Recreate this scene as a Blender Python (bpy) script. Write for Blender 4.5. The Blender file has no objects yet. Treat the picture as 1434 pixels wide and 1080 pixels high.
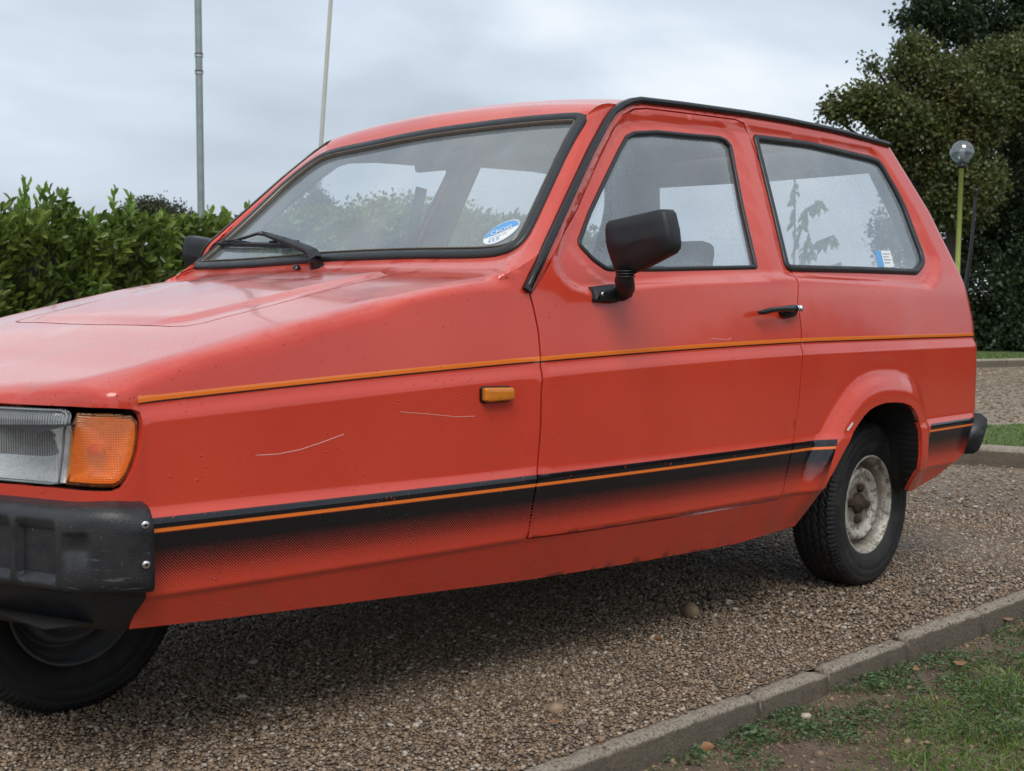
import bpy, math, random
import numpy as np
from mathutils import Vector, Matrix
from mathutils.geometry import delaunay_2d_cdt
rng=np.random.default_rng(7); random.seed(7)
sc=bpy.context.scene; COL=sc.collection
# ---------------------------------------------------------------- camera, world, sun, exposure
A=math.radians(47.525); PI_=math.radians(3.616); RO=math.radians(.226)
right=Vector((math.cos(A),-math.sin(A),0)); fwd=Vector((math.sin(A)*math.cos(PI_),math.cos(A)*math.cos(PI_),-math.sin(PI_)))
up=right.cross(fwd)
r2=right*math.cos(RO)+up*math.sin(RO); u2=up*math.cos(RO)-right*math.sin(RO)
cam=bpy.data.cameras.new('camera'); camo=bpy.data.objects.new('camera',cam); COL.objects.link(camo)
camo.matrix_world=Matrix(((r2.x,u2.x,-fwd.x,-3.517),(r2.y,u2.y,-fwd.y,-2.454),(r2.z,u2.z,-fwd.z,.829),(0,0,0,1)))
cam.sensor_width=36; cam.lens=36*1818/1434; cam.clip_start=.05; cam.clip_end=600
cam.dof.use_dof=True; cam.dof.focus_distance=3.3; cam.dof.aperture_fstop=11
sc.camera=camo
world=bpy.data.worlds.new('World'); sc.world=world; world.use_nodes=True
W=world.node_tree; W.nodes.clear()
def wn(t): return W.nodes.new(t)
sky=wn('ShaderNodeTexSky'); sky.sky_type='NISHITA'; sky.sun_disc=False
SUN_EL,SUN_AZ=math.radians(50),math.radians(222)
sky.sun_elevation=SUN_EL; sky.sun_rotation=SUN_AZ; sky.air_density=1.5; sky.dust_density=3
bg1=wn('ShaderNodeBackground'); bg1.inputs[1].default_value=.07; W.links.new(sky.outputs[0],bg1.inputs[0])
tc=wn('ShaderNodeTexCoord'); mp=wn('ShaderNodeMapping'); mp.inputs['Scale'].default_value=(1,1,2.6); mp.inputs['Rotation'].default_value=(.1,.2,.7)
W.links.new(tc.outputs['Generated'],mp.inputs[0])
nz=wn('ShaderNodeTexNoise'); nz.inputs['Scale'].default_value=2.3; nz.inputs['Detail'].default_value=5; nz.inputs['Roughness'].default_value=.48; nz.inputs['Distortion'].default_value=.25
W.links.new(mp.outputs[0],nz.inputs[0])
cr=wn('ShaderNodeValToRGB'); e=cr.color_ramp.elements
e[0].position=.36; e[0].color=(.47,.54,.63,1); e[1].position=.66; e[1].color=(.95,.98,1.0,1)
m=e.new(.5); m.color=(.64,.73,.84,1)
W.links.new(nz.outputs[0],cr.inputs[0])
bg2=wn('ShaderNodeBackground'); bg2.inputs[1].default_value=.95; W.links.new(cr.outputs[0],bg2.inputs[0])
mx=wn('ShaderNodeMixShader'); mx.inputs[0].default_value=.88; W.links.new(bg1.outputs[0],mx.inputs[1]); W.links.new(bg2.outputs[0],mx.inputs[2])
ow=wn('ShaderNodeOutputWorld'); W.links.new(mx.outputs[0],ow.inputs[0])
sl=bpy.data.lights.new('sun','SUN'); sl.energy=1.5; sl.angle=math.radians(30); sl.color=(1,.96,.9)
so=bpy.data.objects.new('sun',sl); COL.objects.link(so)
# sun direction: sky rotation 0 = +Y, clockwise seen from above
sd=Vector((math.sin(SUN_AZ)*math.cos(SUN_EL),math.cos(SUN_AZ)*math.cos(SUN_EL),math.sin(SUN_EL)))
so.rotation_euler=sd.to_track_quat('Z','Y').to_euler(); so.location=(0,0,12)
vs=sc.view_settings; sc.display_settings.display_device='sRGB'; vs.view_transform='Standard'; vs.look='None'; vs.exposure=.28; vs.gamma=1; vs.use_curve_mapping=False
# ---------------------------------------------------------------- material helpers
class NT:
    def __init__(s,name):
        s.m=bpy.data.materials.new(name); s.m.use_nodes=True; s.t=s.m.node_tree; s.t.nodes.clear()
        s.out=s.t.nodes.new('ShaderNodeOutputMaterial')
    def n(s,t,**k):
        nd=s.t.nodes.new(t)
        for a,b in k.items():
            if hasattr(nd,a): setattr(nd,a,b)
            else: s.set(nd,a.replace('_',' '),b)
        return nd
    def set(s,nd,i,v):
        i=nd.inputs[i]
        if isinstance(v,bpy.types.NodeSocket): s.t.links.new(v,i)
        else:
            if isinstance(v,tuple) and len(v)==3 and i.type=='RGBA': v=v+(1,)
            i.default_value=v
    def math(s,op,a,b=0,c=None,clamp=False):
        nd=s.t.nodes.new('ShaderNodeMath'); nd.operation=op; nd.use_clamp=clamp; s.set(nd,0,a); s.set(nd,1,b)
        if c is not None: s.set(nd,2,c)
        return nd.outputs[0]
    def mix(s,f,a,b,mode='MIX'):
        nd=s.t.nodes.new('ShaderNodeMix'); nd.data_type='RGBA'; nd.blend_type=mode
        s.set(nd,0,f)
        for i,v in ((6,a),(7,b)):
            if isinstance(v,bpy.types.NodeSocket): s.t.links.new(v,nd.inputs[i])
            else: nd.inputs[i].default_value=tuple(v)+((1,) if len(v)==3 else ())
        return nd.outputs[2]
    def noise(s,scale,detail=4,rough=.55,vec=None,dist=0):
        nd=s.t.nodes.new('ShaderNodeTexNoise'); nd.inputs['Scale'].default_value=scale; nd.inputs['Detail'].default_value=detail; nd.inputs['Roughness'].default_value=rough; nd.inputs['Distortion'].default_value=dist
        if vec is None: vec=s.pos()
        s.t.links.new(vec,nd.inputs['Vector']); return nd.outputs['Fac']
    def vor(s,scale,vec=None,out='Distance',rnd=1,feature='F1'):
        nd=s.t.nodes.new('ShaderNodeTexVoronoi'); nd.feature=feature; nd.inputs['Scale'].default_value=scale; nd.inputs['Randomness'].default_value=rnd
        s.t.links.new(vec if vec is not None else s.pos(),nd.inputs['Vector']); return nd.outputs[out]
    def pos(s):
        if not hasattr(s,'_p'): s._p=s.t.nodes.new('ShaderNodeTexCoord').outputs['Object']
        return s._p
    def scaled(s,v,vec=None):
        nd=s.t.nodes.new('ShaderNodeMapping'); nd.inputs['Scale'].default_value=v; s.t.links.new(vec if vec is not None else s.pos(),nd.inputs[0]); return nd.outputs[0]
    def ramp(s,f,lo,hi,a=0.,b=1.):
        nd=s.t.nodes.new('ShaderNodeMapRange'); nd.interpolation_type='SMOOTHSTEP'; s.set(nd,0,f)
        for i,v in ((1,lo),(2,hi),(3,a),(4,b)): nd.inputs[i].default_value=v
        return nd.outputs[0]
    def bump(s,h,strength=.3,dist=.01,nrm=None):
        nd=s.t.nodes.new('ShaderNodeBump'); nd.inputs['Strength'].default_value=strength; nd.inputs['Distance'].default_value=dist
        s.t.links.new(h,nd.inputs['Height'])
        if nrm is not None: s.t.links.new(nrm,nd.inputs['Normal'])
        return nd.outputs[0]
    def bsdf(s,**k):
        nd=s.t.nodes.new('ShaderNodeBsdfPrincipled')
        al=dict(base='Base Color',rough='Roughness',metal='Metallic',ior='IOR',normal='Normal',coat='Coat Weight',coatr='Coat Roughness',trans='Transmission Weight',spec='Specular IOR Level',sheen='Sheen Weight',alpha='Alpha',coatn='Coat Normal',emis='Emission Color',emiss='Emission Strength')
        for a,b in k.items(): s.set(nd,al[a],b)
        s.t.links.new(nd.outputs[0],s.out.inputs[0]); return nd
    def attr(s,name,out='Vector'):
        nd=s.t.nodes.new('ShaderNodeAttribute'); nd.attribute_name=name; return nd.outputs[out]
def simple(name,col,rough=.5,metal=0,noise=.15,nscale=60,bump=0,bscale=200,**k):
    t=NT(name); n=t.noise(nscale,5)
    c=t.mix(n,tuple(x*(1-noise) for x in col),tuple(min(1,x*(1+noise)) for x in col))
    a=dict(base=c,rough=t.ramp(n,.3,.7,max(.02,rough-.08),rough+.08),metal=metal,**k)
    if bump: a['normal']=t.bump(t.noise(bscale,3),bump,.002)
    t.bsdf(**a); return t.m
# ---------------------------------------------------------------- object helpers
def put(name,data,parent=None,**props):
    o=bpy.data.objects.new(name,data); COL.objects.link(o)
    if parent is not None: o.parent=parent
    for k,v in props.items(): o[k]=v
    return o
def thing(name,label,cat,loc=(0,0,0),group=None,**k):
    o=bpy.data.objects.new(name,None); COL.objects.link(o); o.location=loc; o.empty_display_size=.1
    o['label']=label; o['category']=cat
    if group: o['group']=group
    return o
def mk(name,V,F,mat,smooth=True,attrs=None):
    V=np.asarray(V,np.float32); me=bpy.data.meshes.new(name)
    if isinstance(F,np.ndarray) and F.ndim==2:
        nf,k=F.shape; me.vertices.add(len(V)); me.vertices.foreach_set('co',V.ravel())
        me.loops.add(nf*k); me.loops.foreach_set('vertex_index',F.astype(np.int32).ravel())
        me.polygons.add(nf); me.polygons.foreach_set('loop_start',np.arange(0,nf*k,k,dtype=np.int32)); me.update(calc_edges=True)
    else: me.from_pydata([tuple(map(float,v)) for v in V],[],[tuple(map(int,f)) for f in F]); me.update()
    if attrs:
        for an,(ty,arr) in attrs.items():
            a=me.attributes.new(an,ty,'POINT'); a.data.foreach_set('vector' if ty=='FLOAT_VECTOR' else 'value',np.asarray(arr,np.float32).ravel())
    if smooth: me.polygons.foreach_set('use_smooth',np.ones(len(me.polygons),bool))
    if mat: me.materials.append(mat)
    return me
def part(name,V,F,mat,parent,smooth=True,attrs=None,**props):
    o=put(name,mk(name,V,F,mat,smooth,attrs),parent,**props)
    if parent is not None and tuple(parent.location)!=(0,0,0): o.matrix_parent_inverse=Matrix.Translation(-Vector(parent.location))
    return o
def join(L):
    V=[];F=[];n=0
    for v,f in L:
        V+=[tuple(x) for x in v]; F+=[tuple(int(i)+n for i in q) for q in f]; n+=len(v)
    return V,F
def tube(path,r,sides=8,closed=False,cap=True,flat=None):
    P=[Vector(p) for p in path]; n=len(P); V=[];F=[]
    rr=r if hasattr(r,'__len__') else [r]*n
    prev=None
    for i,p in enumerate(P):
        a=P[(i-1)%n] if (closed or i>0) else p; b=P[(i+1)%n] if (closed or i<n-1) else p
        t=(b-a).normalized()
        if prev is None: u=t.orthogonal().normalized()
        else: u=(prev-t*prev.dot(t)).normalized()
        prev=u; w=t.cross(u)
        for k in range(sides):
            an=2*math.pi*k/sides; V.append(p+(u*math.cos(an)+w*math.sin(an))*rr[i])
    m=n if closed else n-1
    for i in range(m):
        for k in range(sides):
            j=(i+1)%n; F.append((i*sides+k,j*sides+k,j*sides+(k+1)%sides,i*sides+(k+1)%sides))
    if closed:
        pass
    elif cap: F.append(tuple(range(sides))[::-1]); F.append(tuple((n-1)*sides+k for k in range(sides)))
    return V,F
def ribbon(path,ups,w,h,closed=False):
    """bar of half width w across the path and half height h along ups"""
    P=[Vector(p) for p in path]; n=len(P); V=[];F=[]
    sh=[(-1,-1),(-1,.3),(-.6,1),(.6,1),(1,.3),(1,-1)]
    for i,p in enumerate(P):
        a=P[(i-1)%n] if (closed or i>0) else p; b=P[(i+1)%n] if (closed or i<n-1) else p
        t=(b-a).normalized(); u=Vector(ups[i]).normalized(); s=t.cross(u).normalized()
        for a_,b_ in sh: V.append(p+s*w*a_+u*h*b_)
    k=len(sh); m=n if closed else n-1
    for i in range(m):
        j=(i+1)%n
        for q in range(k): F.append((i*k+q,i*k+(q+1)%k,j*k+(q+1)%k,j*k+q))
    if not closed: F.append(tuple(range(k))); F.append(tuple((n-1)*k+q for q in range(k))[::-1])
    return V,F
def lathe(prof,segs=64,axis='y',closed=False):
    """prof: list of (radius, along)"""
    V=[];F=[];n=len(prof)
    for i in range(segs):
        a=2*math.pi*i/segs
        for r,h in prof: V.append((r*math.cos(a),h,r*math.sin(a)) if axis=='y' else (r*math.cos(a),r*math.sin(a),h))
    for i in range(segs):
        j=(i+1)%segs
        for k in range(n-1): F.append((i*n+k,i*n+k+1,j*n+k+1,j*n+k))
    return V,F
def box(c,s,bev=0,rot=None):
    x,y,z=s; b=min(bev,min(s)*.49); V=[];
    if b<=0:
        V=[(sx*x/2,sy*y/2,sz*z/2) for sx in(-1,1) for sy in(-1,1) for sz in(-1,1)]
        F=[(0,1,3,2),(4,6,7,5),(0,4,5,1),(2,3,7,6),(0,2,6,4),(1,5,7,3)]
    else:
        import bmesh
        bm=bmesh.new(); bmesh.ops.create_cube(bm,size=1)
        for v in bm.verts: v.co=Vector((v.co.x*x,v.co.y*y,v.co.z*z))
        bmesh.ops.bevel(bm,geom=bm.edges[:],offset=b,segments=2,affect='EDGES',profile=.6)
        V=[tuple(v.co) for v in bm.verts]; F=[tuple(v.index for v in f.verts) for f in bm.faces]; bm.free()
    V=[Vector(v) for v in V]
    if rot is not None: V=[rot@v for v in V]
    return [v+Vector(c) for v in V],F
def bridge(loops,closed=True):
    n=len(loops[0]);V=[v for l in loops for v in l];F=[]
    for i in range(len(loops)-1):
        for k in range(n if closed else n-1):
            F.append((i*n+k,i*n+(k+1)%n,(i+1)*n+(k+1)%n,(i+1)*n+k))
    return V,F
# ---- body surface functions and traced outlines (metres)

def sst(a,b,x):
    t=np.clip((np.asarray(x,float)-a)/(b-a),0,1); return t*t*(3-2*t)
def hw(x): return .76+.015*x-.025*x*x
# plan line of the side, nose and tail corners: s -> (px,py,nx,ny)
def _plan():
    S=[];P=[];T=[]
    x=np.arange(-2.36,.4301,.005)
    for a in x: S.append(a);P.append((a,-hw(a)));d=-(.015-.05*a);l=math.hypot(1,d);T.append((1/l,d/l))
    # rear arc
    p=np.array(P[-1]);s=S[-1];th=math.atan2(T[-1][1],T[-1][0]);ds=.004
    while True:
        th2=min(th+ds/.08,math.radians(86));p=p+ds*np.array([math.cos((th+th2)/2),math.sin((th+th2)/2)]);s+=ds;th=th2
        S.append(s);P.append(tuple(p));T.append((math.cos(th),math.sin(th)))
        if p[1]>-.0001: break
    # front arc (walk forward)
    F=[];p=np.array(P[0]);s=S[0];a=math.atan2(-T[0][1],T[0][0])  # angle from -x toward +y
    while True:
        a2=min(a+ds/.10,math.radians(74));m=(a+a2)/2;p=p+ds*np.array([-math.cos(m),math.sin(m)]);s-=ds;a=a2
        F.append((s,tuple(p),(math.cos(a),-math.sin(a))))
        if p[1]>-.0001: break
    F=F[::-1]
    S=[f[0] for f in F]+S;P=[f[1] for f in F]+P;T=[f[2] for f in F]+T
    return np.array(S),np.array(P),np.array(T)
PS,PP,PT=_plan()
def waist(s): return .7385-.0085*np.clip(-.45-s,0,9)-.0145*np.clip(-.45-s,0,9)**2+ -.004*np.clip(s-.0,0,1)
_z=np.linspace(0,1.6,1601);_sl=.16+(.45-.16)*sst(.84,.95,_z);_sl[_z<.735]=.16;_I=np.cumsum(_sl)*.001
def lean(z,w): return np.interp(z,_z,_I)-np.interp(w,_z,_I)

def sdpoly(s,z,poly):
    s=np.asarray(s,float);z=np.asarray(z,float);d=np.full(s.shape,1e9);ins=np.zeros(s.shape,bool);n=len(poly)
    for i in range(n):
        x0,y0=poly[i];x1,y1=poly[(i+1)%n];ex,ey=x1-x0,y1-y0
        t=np.clip(((s-x0)*ex+(z-y0)*ey)/(ex*ex+ey*ey+1e-12),0,1)
        d=np.minimum(d,(s-x0-t*ex)**2+(z-y0-t*ey)**2)
        c=((y0>z)!=(y1>z)); 
        with np.errstate(divide='ignore',invalid='ignore'): xi=(x1-x0)*(z-y0)/(y1-y0+1e-15)+x0
        ins^=c&(s<xi)
    d=np.sqrt(d); return np.where(ins,-d,d)
def inset(s,z):
    s=np.asarray(s,float);z=np.asarray(z,float)
    w=waist(s)
    side=sst(-2.43,-2.34,s)
    b1=(.005+.008*sst(-1.45,-1.55,s)+.004*sst(0.,.15,s))*side
    o=.006*sst(.346,.334,z)+np.where(z<.3395,(.3395-z)*.40,0)
    o=o+b1*sst(.462,.492,z)
    o=o+.011*sst(-2.58,-2.45,s)*sst(w-.042,w-.010,z)
    if 1:
        g=sdpoly(s,z,GH); o=o+.016*sst(.020,-.004,g)
    if len(DWIN): o=o+.005*sst(.034,.026,sdpoly(s,z,DWIN))+.004*sst(.024,.016,sdpoly(s,z,RWIN))
    # wheel arch flare
    a=sdpoly(s,z,ARCH)
    o=o-.022*sst(.085,.03,a)*sst(.23,.40,z)-.008*sst(.095,.06,a)*sst(.23,.40,z)
    return o



XR=[-.03,-.01,.09,.09,.098,.08,.055,.018,-.035,-.09]
def xr(z): return np.interp(z,[.25,.36,.5,.70,.78,.87,.975,1.13,1.23,1.335],XR)
def shell(s,z,off=0.,sgn=1):
    s=np.asarray(s,float);z=np.asarray(z,float)
    px=np.interp(s,PS,PP[:,0]);py=np.interp(s,PS,PP[:,1]);tx=np.interp(s,PS,PT[:,0]);ty=np.interp(s,PS,PT[:,1])
    l=np.hypot(tx,ty);nx,ny=ty/l,-tx/l
    o=off-inset(s,z)
    w=waist(s);L=np.where(z>w,lean(z,w),0)
    x=px+nx*o+sst(-.25,.46,s)*xr(z); y=(py+ny*o)*(1-L/hw(np.clip(s,-2.4,.45)))
    return np.stack([x,y*sgn,z],-1)
ARCH0=[(-0.4915, 0.2425), (-0.4685, 0.2857), (-0.4596, 0.3542), (-0.3906, 0.4241), (-0.3104, 0.4949), (-0.2468, 0.5379), (-0.1897, 0.5524), (-0.1332, 0.5572), (-0.0312, 0.549), (0.0199, 0.5188), (0.0528, 0.4486), (0.0729, 0.3854), (0.0951, 0.3134), (0.1154, 0.2741)]
GH=[(-1.3731, 0.931), (-1.3749, 0.8986), (-1.3546, 0.879), (-1.3155, 0.8671), (-1.2275, 0.8729), (-0.9519, 0.8968), (-0.5538, 0.9132), (0.205, 0.8927), (0.263, 0.9221), (0.3272, 0.9768), (0.3269, 1.1572), (0.3092, 1.3027), (-0.4978, 1.3013), (-0.9129, 1.2815), (-0.9851, 1.2704), (-1.0452, 1.2432), (-1.1194, 1.1794), (-1.2671, 1.0446)]
DWIN=[(-0.96, 1.2482), (-0.8696, 1.2597), (-0.7309, 1.2645), (-0.6037, 1.2705), (-0.5758, 1.2644), (-0.561, 1.2474), (-0.6091, 1.0758), (-0.6422, 0.9199), (-1.0531, 0.9059), (-1.2018, 0.9031), (-1.2226, 0.9039), (-1.2586, 0.9242), (-1.2873, 0.956), (-1.2859, 0.9688), (-1.2191, 1.0381), (-1.1264, 1.122), (-1.0386, 1.1995), (-0.995, 1.2351)]
RWIN=[(-0.435, 1.2887), (-0.1528, 1.2957), (0.2524, 1.285), (0.3073, 1.2794), (0.3208, 1.2647), (0.3234, 1.184), (0.2971, 1.0673), (0.2799, 0.9845), (0.2649, 0.9597), (0.2348, 0.9422), (0.1874, 0.9228), (-0.1354, 0.9219), (-0.4939, 0.9184), (-0.5078, 0.9237), (-0.51, 0.9387), (-0.4791, 1.0737), (-0.4492, 1.2204)]
DOOR=[(-1.4865, 0.8487), (-1.4802, 0.8144), (-1.4752, 0.7697), (-1.4773, 0.7132), (-1.4845, 0.6437), (-1.4859, 0.569), (-1.4928, 0.4945), (-1.5122, 0.4222), (-1.5281, 0.3415), (-1.3045, 0.3358), (-1.0074, 0.3329), (-0.6248, 0.3304), (-0.5996, 0.4118), (-0.5646, 0.4918), (-0.5442, 0.5832), (-0.5337, 0.6753), (-0.5153, 0.7672), (-0.5159, 0.8414), (-0.4911, 0.9128), (-0.4701, 1.0506), (-0.4511, 1.198), (-0.4568, 1.2866), (-0.4799, 1.3171), (-0.5167, 1.324), (-0.7379, 1.3177), (-0.8965, 1.3124), (-0.9461, 1.3051), (-0.9989, 1.2833), (-1.0362, 1.2486), (-1.1314, 1.1624), (-1.2539, 1.0427), (-1.3963, 0.9319)]
CREASE=[(-2.4, 0.7069), (-2.3511, 0.7171), (-2.2995, 0.7311), (-2.171, 0.7614), (-2.039, 0.7928), (-1.9531, 0.8107), (-1.8456, 0.8337), (-1.7309, 0.8566), (-1.6374, 0.872), (-1.5523, 0.8849), (-1.5066, 0.9021), (-1.4554, 0.9257)]
GUTTER=[(-1.499, 0.856), (-1.4732, 0.8892), (-1.4141, 0.9489), (-1.2964, 1.059), (-1.1638, 1.1824), (-1.0712, 1.2616), (-1.0316, 1.2904), (-0.9908, 1.31), (-0.9525, 1.3233), (-0.9136, 1.3314), (-0.7499, 1.3381), (-0.4698, 1.346), (-0.2563, 1.3488), (0.1112, 1.3459), (0.4458, 1.3357)]
SILLB=[(-2.3767, 0.2875), (-2.2288, 0.279), (-1.9942, 0.2679), (-1.7577, 0.2567), (-1.4836, 0.2429), (-1.113, 0.2326), (-0.7498, 0.2265), (-0.4598, 0.2216)]
SILLR=[(0.1674, 0.2756), (0.2948, 0.3034), (0.4205, 0.3555)]
LAMPO=[(-2.6502, 0.6589), (-2.5081, 0.658), (-2.4221, 0.6569), (-2.3801, 0.6539), (-2.364, 0.6486), (-2.3619, 0.6325), (-2.3642, 0.6104), (-2.369, 0.5848), (-2.379, 0.5585), (-2.3931, 0.5373), (-2.4049, 0.5263), (-2.4183, 0.5222), (-2.4391, 0.5222), (-2.5192, 0.5224), (-2.6548, 0.5218)]
INDI=[(-2.4955, 0.6466), (-2.4256, 0.6471), (-2.3801, 0.6425), (-2.3679, 0.6317), (-2.3686, 0.6048), (-2.376, 0.5759), (-2.3893, 0.5487), (-2.4025, 0.5332), (-2.416, 0.5274), (-2.439, 0.5269), (-2.5159, 0.5273), (-2.5065, 0.5869)]
HLAMP=[(-2.6508, 0.6528), (-2.5181, 0.6529), (-2.5069, 0.6486), (-2.5027, 0.6395), (-2.5097, 0.5867), (-2.5206, 0.5294), (-2.5398, 0.5258), (-2.6547, 0.5254)]
REP=[(-1.6471, 0.6581), (-1.6415, 0.6614), (-1.5726, 0.6594), (-1.5667, 0.6548), (-1.5666, 0.6358), (-1.5724, 0.6317), (-1.6395, 0.6305), (-1.647, 0.6352)]
HANDLE=[(-0.7285, 0.8086), (-0.6871, 0.8157), (-0.6068, 0.8211), (-0.541, 0.8211), (-0.5514, 0.8046), (-0.5925, 0.7974)]
MBASE=[(-1.2992, 0.8658), (-1.2272, 0.8729), (-1.1765, 0.8671), (-1.1849, 0.8446), (-1.2459, 0.8316), (-1.3068, 0.8345)]
SCR1=[(-2.1553, 0.5619), (-2.11, 0.5611), (-2.0664, 0.5656), (-2.0215, 0.5754), (-1.9723, 0.5879)]
SCR2=[(-1.8463, 0.6222), (-1.778, 0.6144), (-1.7068, 0.6049), (-1.6609, 0.6038)]
SCR3=[(-0.908, 0.7476), (-0.8383, 0.743), (-0.8258, 0.748)]
CHIP=[(-0.3567, 0.4954), (-0.3276, 0.5148), (-0.3236, 0.5087), (-0.3491, 0.491)]
STK=[(0.0012, 0.9877), (0.0974, 0.9912), (0.0799, 0.9417), (-0.0165, 0.9391)]
SOUT=[(-1.4641, 0.6196, 0.9161), (-1.4945, 0.3132, 0.9175), (-1.4942, -0.0046, 0.9289), (-1.4852, -0.2746, 0.9296), (-1.475, -0.4404, 0.9265), (-1.4656, -0.5179, 0.9277), (-1.4529, -0.5523, 0.9365), (-1.4356, -0.5697, 0.952), (-1.4086, -0.5743, 0.9789), (-1.3141, -0.549, 1.0786), (-1.2036, -0.5178, 1.1951), (-1.147, -0.509, 1.2538), (-1.1309, -0.5043, 1.2708), (-1.1268, -0.4792, 1.2778), (-1.1335, -0.3688, 1.2816), (-1.1423, -0.2356, 1.2817), (-1.1518, 0.0092, 1.2783), (-1.1611, 0.2221, 1.2632), (-1.1585, 0.3594, 1.2568), (-1.1636, 0.4153, 1.2467), (-1.1843, 0.4529, 1.2219), (-1.2305, 0.5005, 1.1696), (-1.2903, 0.5268, 1.1055), (-1.3782, 0.5731, 1.0101), (-1.4311, 0.6165, 0.9503), (-1.4527, 0.6295, 0.9263)]
ARCH=ARCH0
def polarea(p): return .5*sum(p[i][0]*p[(i+1)%len(p)][1]-p[(i+1)%len(p)][0]*p[i][1] for i in range(len(p)))
def dens(p,step,closed=True):
    o=[];n=len(p)
    for i in range(n if closed else n-1):
        a=np.array(p[i]);b=np.array(p[(i+1)%n]);k=max(1,int(math.ceil(np.linalg.norm(b-a)/step-1e-6)))
        for j in range(k): o.append(tuple(a+(b-a)*j/k))
    if not closed: o.append(tuple(p[-1]))
    return o
def rounded(p,it=1):
    """Chaikin corner cutting"""
    for _ in range(it):
        q=[]
        for i in range(len(p)):
            a=np.array(p[i]);b=np.array(p[(i+1)%len(p)]); q+= [tuple(a*.75+b*.25),tuple(a*.25+b*.75)]
        p=q
    return p
def offs(p,d):
    """grow (d>0) or shrink a polygon"""
    s=1 if polarea(p)>0 else -1;n=len(p);o=[]
    for i in range(n):
        a,b,c=(np.array(p[(i+k)%n],float) for k in(-1,0,1))
        t1=(b-a)/(np.linalg.norm(b-a)+1e-12);t2=(c-b)/(np.linalg.norm(c-b)+1e-12)
        n1=np.array([t1[1],-t1[0]])*s;n2=np.array([t2[1],-t2[0]])*s;m=n1+n2;m/=np.linalg.norm(m)+1e-12
        o.append(tuple(b+m*d/max(.5,m@n1)))
    return o
def cdt(outer,holes,gu,gv,margin,warpv=None,step=.02):
    loops=[dens(outer,step)]+[dens(h,step) for h in holes]
    pts=[];edges=[]
    for l in loops:
        b=len(pts);pts+=l;n=len(l);edges+=[(b+i,b+(i+1)%n) for i in range(n)]
    U,Vv=np.meshgrid(gu,gv);U=U.ravel();Vv=Vv.ravel()
    if warpv is not None: Vv=Vv+warpv(U,Vv)
    ok=sdpoly(U,Vv,outer)<-margin
    for h in holes: ok&=sdpoly(U,Vv,h)>margin
    pts+=list(zip(U[ok].tolist(),Vv[ok].tolist()))
    r=delaunay_2d_cdt([Vector(p) for p in pts],edges,[],0,1e-6)
    P=np.array([tuple(v) for v in r[0]]);F=np.array(r[2])
    c=P[F].mean(1);k=sdpoly(c[:,0],c[:,1],outer)<0
    for h in holes: k&=sdpoly(c[:,0],c[:,1],h)>0
    return P,F[k]
def vnormals(V,F):
    n=np.cross(V[F[:,1]]-V[F[:,0]],V[F[:,2]]-V[F[:,0]]);N=np.zeros_like(V)
    for i in range(3): np.add.at(N,F[:,i],n)
    return N/(np.linalg.norm(N,axis=1,keepdims=True)+1e-12)
def rim(V,F,t,extra=None,steps=1):
    """fold every free edge inwards by t so the sheet has thickness"""
    N=vnormals(V,F);E={}
    for f in F.tolist():
        for i in range(3):
            a,b=f[i],f[(i+1)%3]; E[(a,b)]=1
    be=[(a,b) for (a,b) in E if (b,a) not in E]
    ids=sorted({i for e in be for i in e});mp={v:k for k,v in enumerate(ids)};m=len(ids);n=len(V)
    idx=np.array(ids);tt=t[idx][:,None] if isinstance(t,np.ndarray) else t;V2=np.vstack([V,V[idx],V[idx]-N[idx]*tt])
    quads=[]
    for a,b in be:
        quads.append((n+mp[b],n+mp[a],n+m+mp[a]));quads.append((n+mp[b],n+m+mp[a],n+m+mp[b]))
    F2=np.vstack([F,np.array(quads)])
    at=None
    if extra is not None: at=np.vstack([extra,extra[idx],extra[idx]])
    return V2,F2,at
def wz(U,Z): return (waist(U)-.7385)*sst(.56,.66,Z)*sst(.98,.90,Z)
ROWS=np.unique(np.concatenate([np.arange(.2,1.4,.0125),np.arange(.33,.35,.0035),np.arange(.458,.496,.005),np.arange(.690,.745,.0045),np.arange(.86,.95,.006)]))
def sheet(outer,holes,off=0.,sgn=1,du=.02,rows=None,thick=.012,margin=.0035,fine=True,nrim=True):
    rows=ROWS if rows is None else rows
    us=[p[0] for p in outer];gu=np.arange(min(us)+du/2,max(us),du)
    if fine:
        nose=np.arange(-2.50,-2.28,.008);tail=np.arange(.36,.60,.01);ar=np.arange(-.52,.2,.01)
        gu=np.unique(np.concatenate([gu]+[g[(g>min(us))&(g<max(us))] for g in (nose,tail,ar)]).round(4))
    P,F=cdt(outer,holes,gu,rows[(rows>min(p[1] for p in outer))&(rows<max(p[1] for p in outer))],margin,wz if fine else None,.016 if fine else .04)
    V=shell(P[:,0],P[:,1],off,sgn)
    if sgn<0: V=farwarp(V)
    at=np.stack([P[:,0],P[:,1]-waist(P[:,0]),P[:,1]],1)
    # orient outwards
    n=np.cross(V[F[0,1]]-V[F[0,0]],V[F[0,2]]-V[F[0,0]]);m=shell(P[F[0,0],0],P[F[0,0],1],off+.01,sgn)-shell(P[F[0,0],0],P[F[0,0],1],off,sgn)
    if n@m<0: F=F[:,::-1]
    if not nrim: return V,F,at
    return rim(V,F,thick,at)
def farwarp(V):
    V=V.copy();x,y,z=V[:,0],V[:,1],V[:,2]
    V[:,0]=x-.05*sst(.0,.2,y)*sst(.90,1.0,z)*sst(-.75,-1.05,x);return V
def sp(name,outer,holes,mat,parent,attrs=True,**k):
    V,F,at=sheet(outer,holes,**k)
    return part(name,V,F,mat,parent,attrs={'pc':('FLOAT_VECTOR',at)} if attrs else None)
def on(s,z,off=0,sgn=1): return Vector(shell(s,z,off,sgn).tolist())
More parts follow.
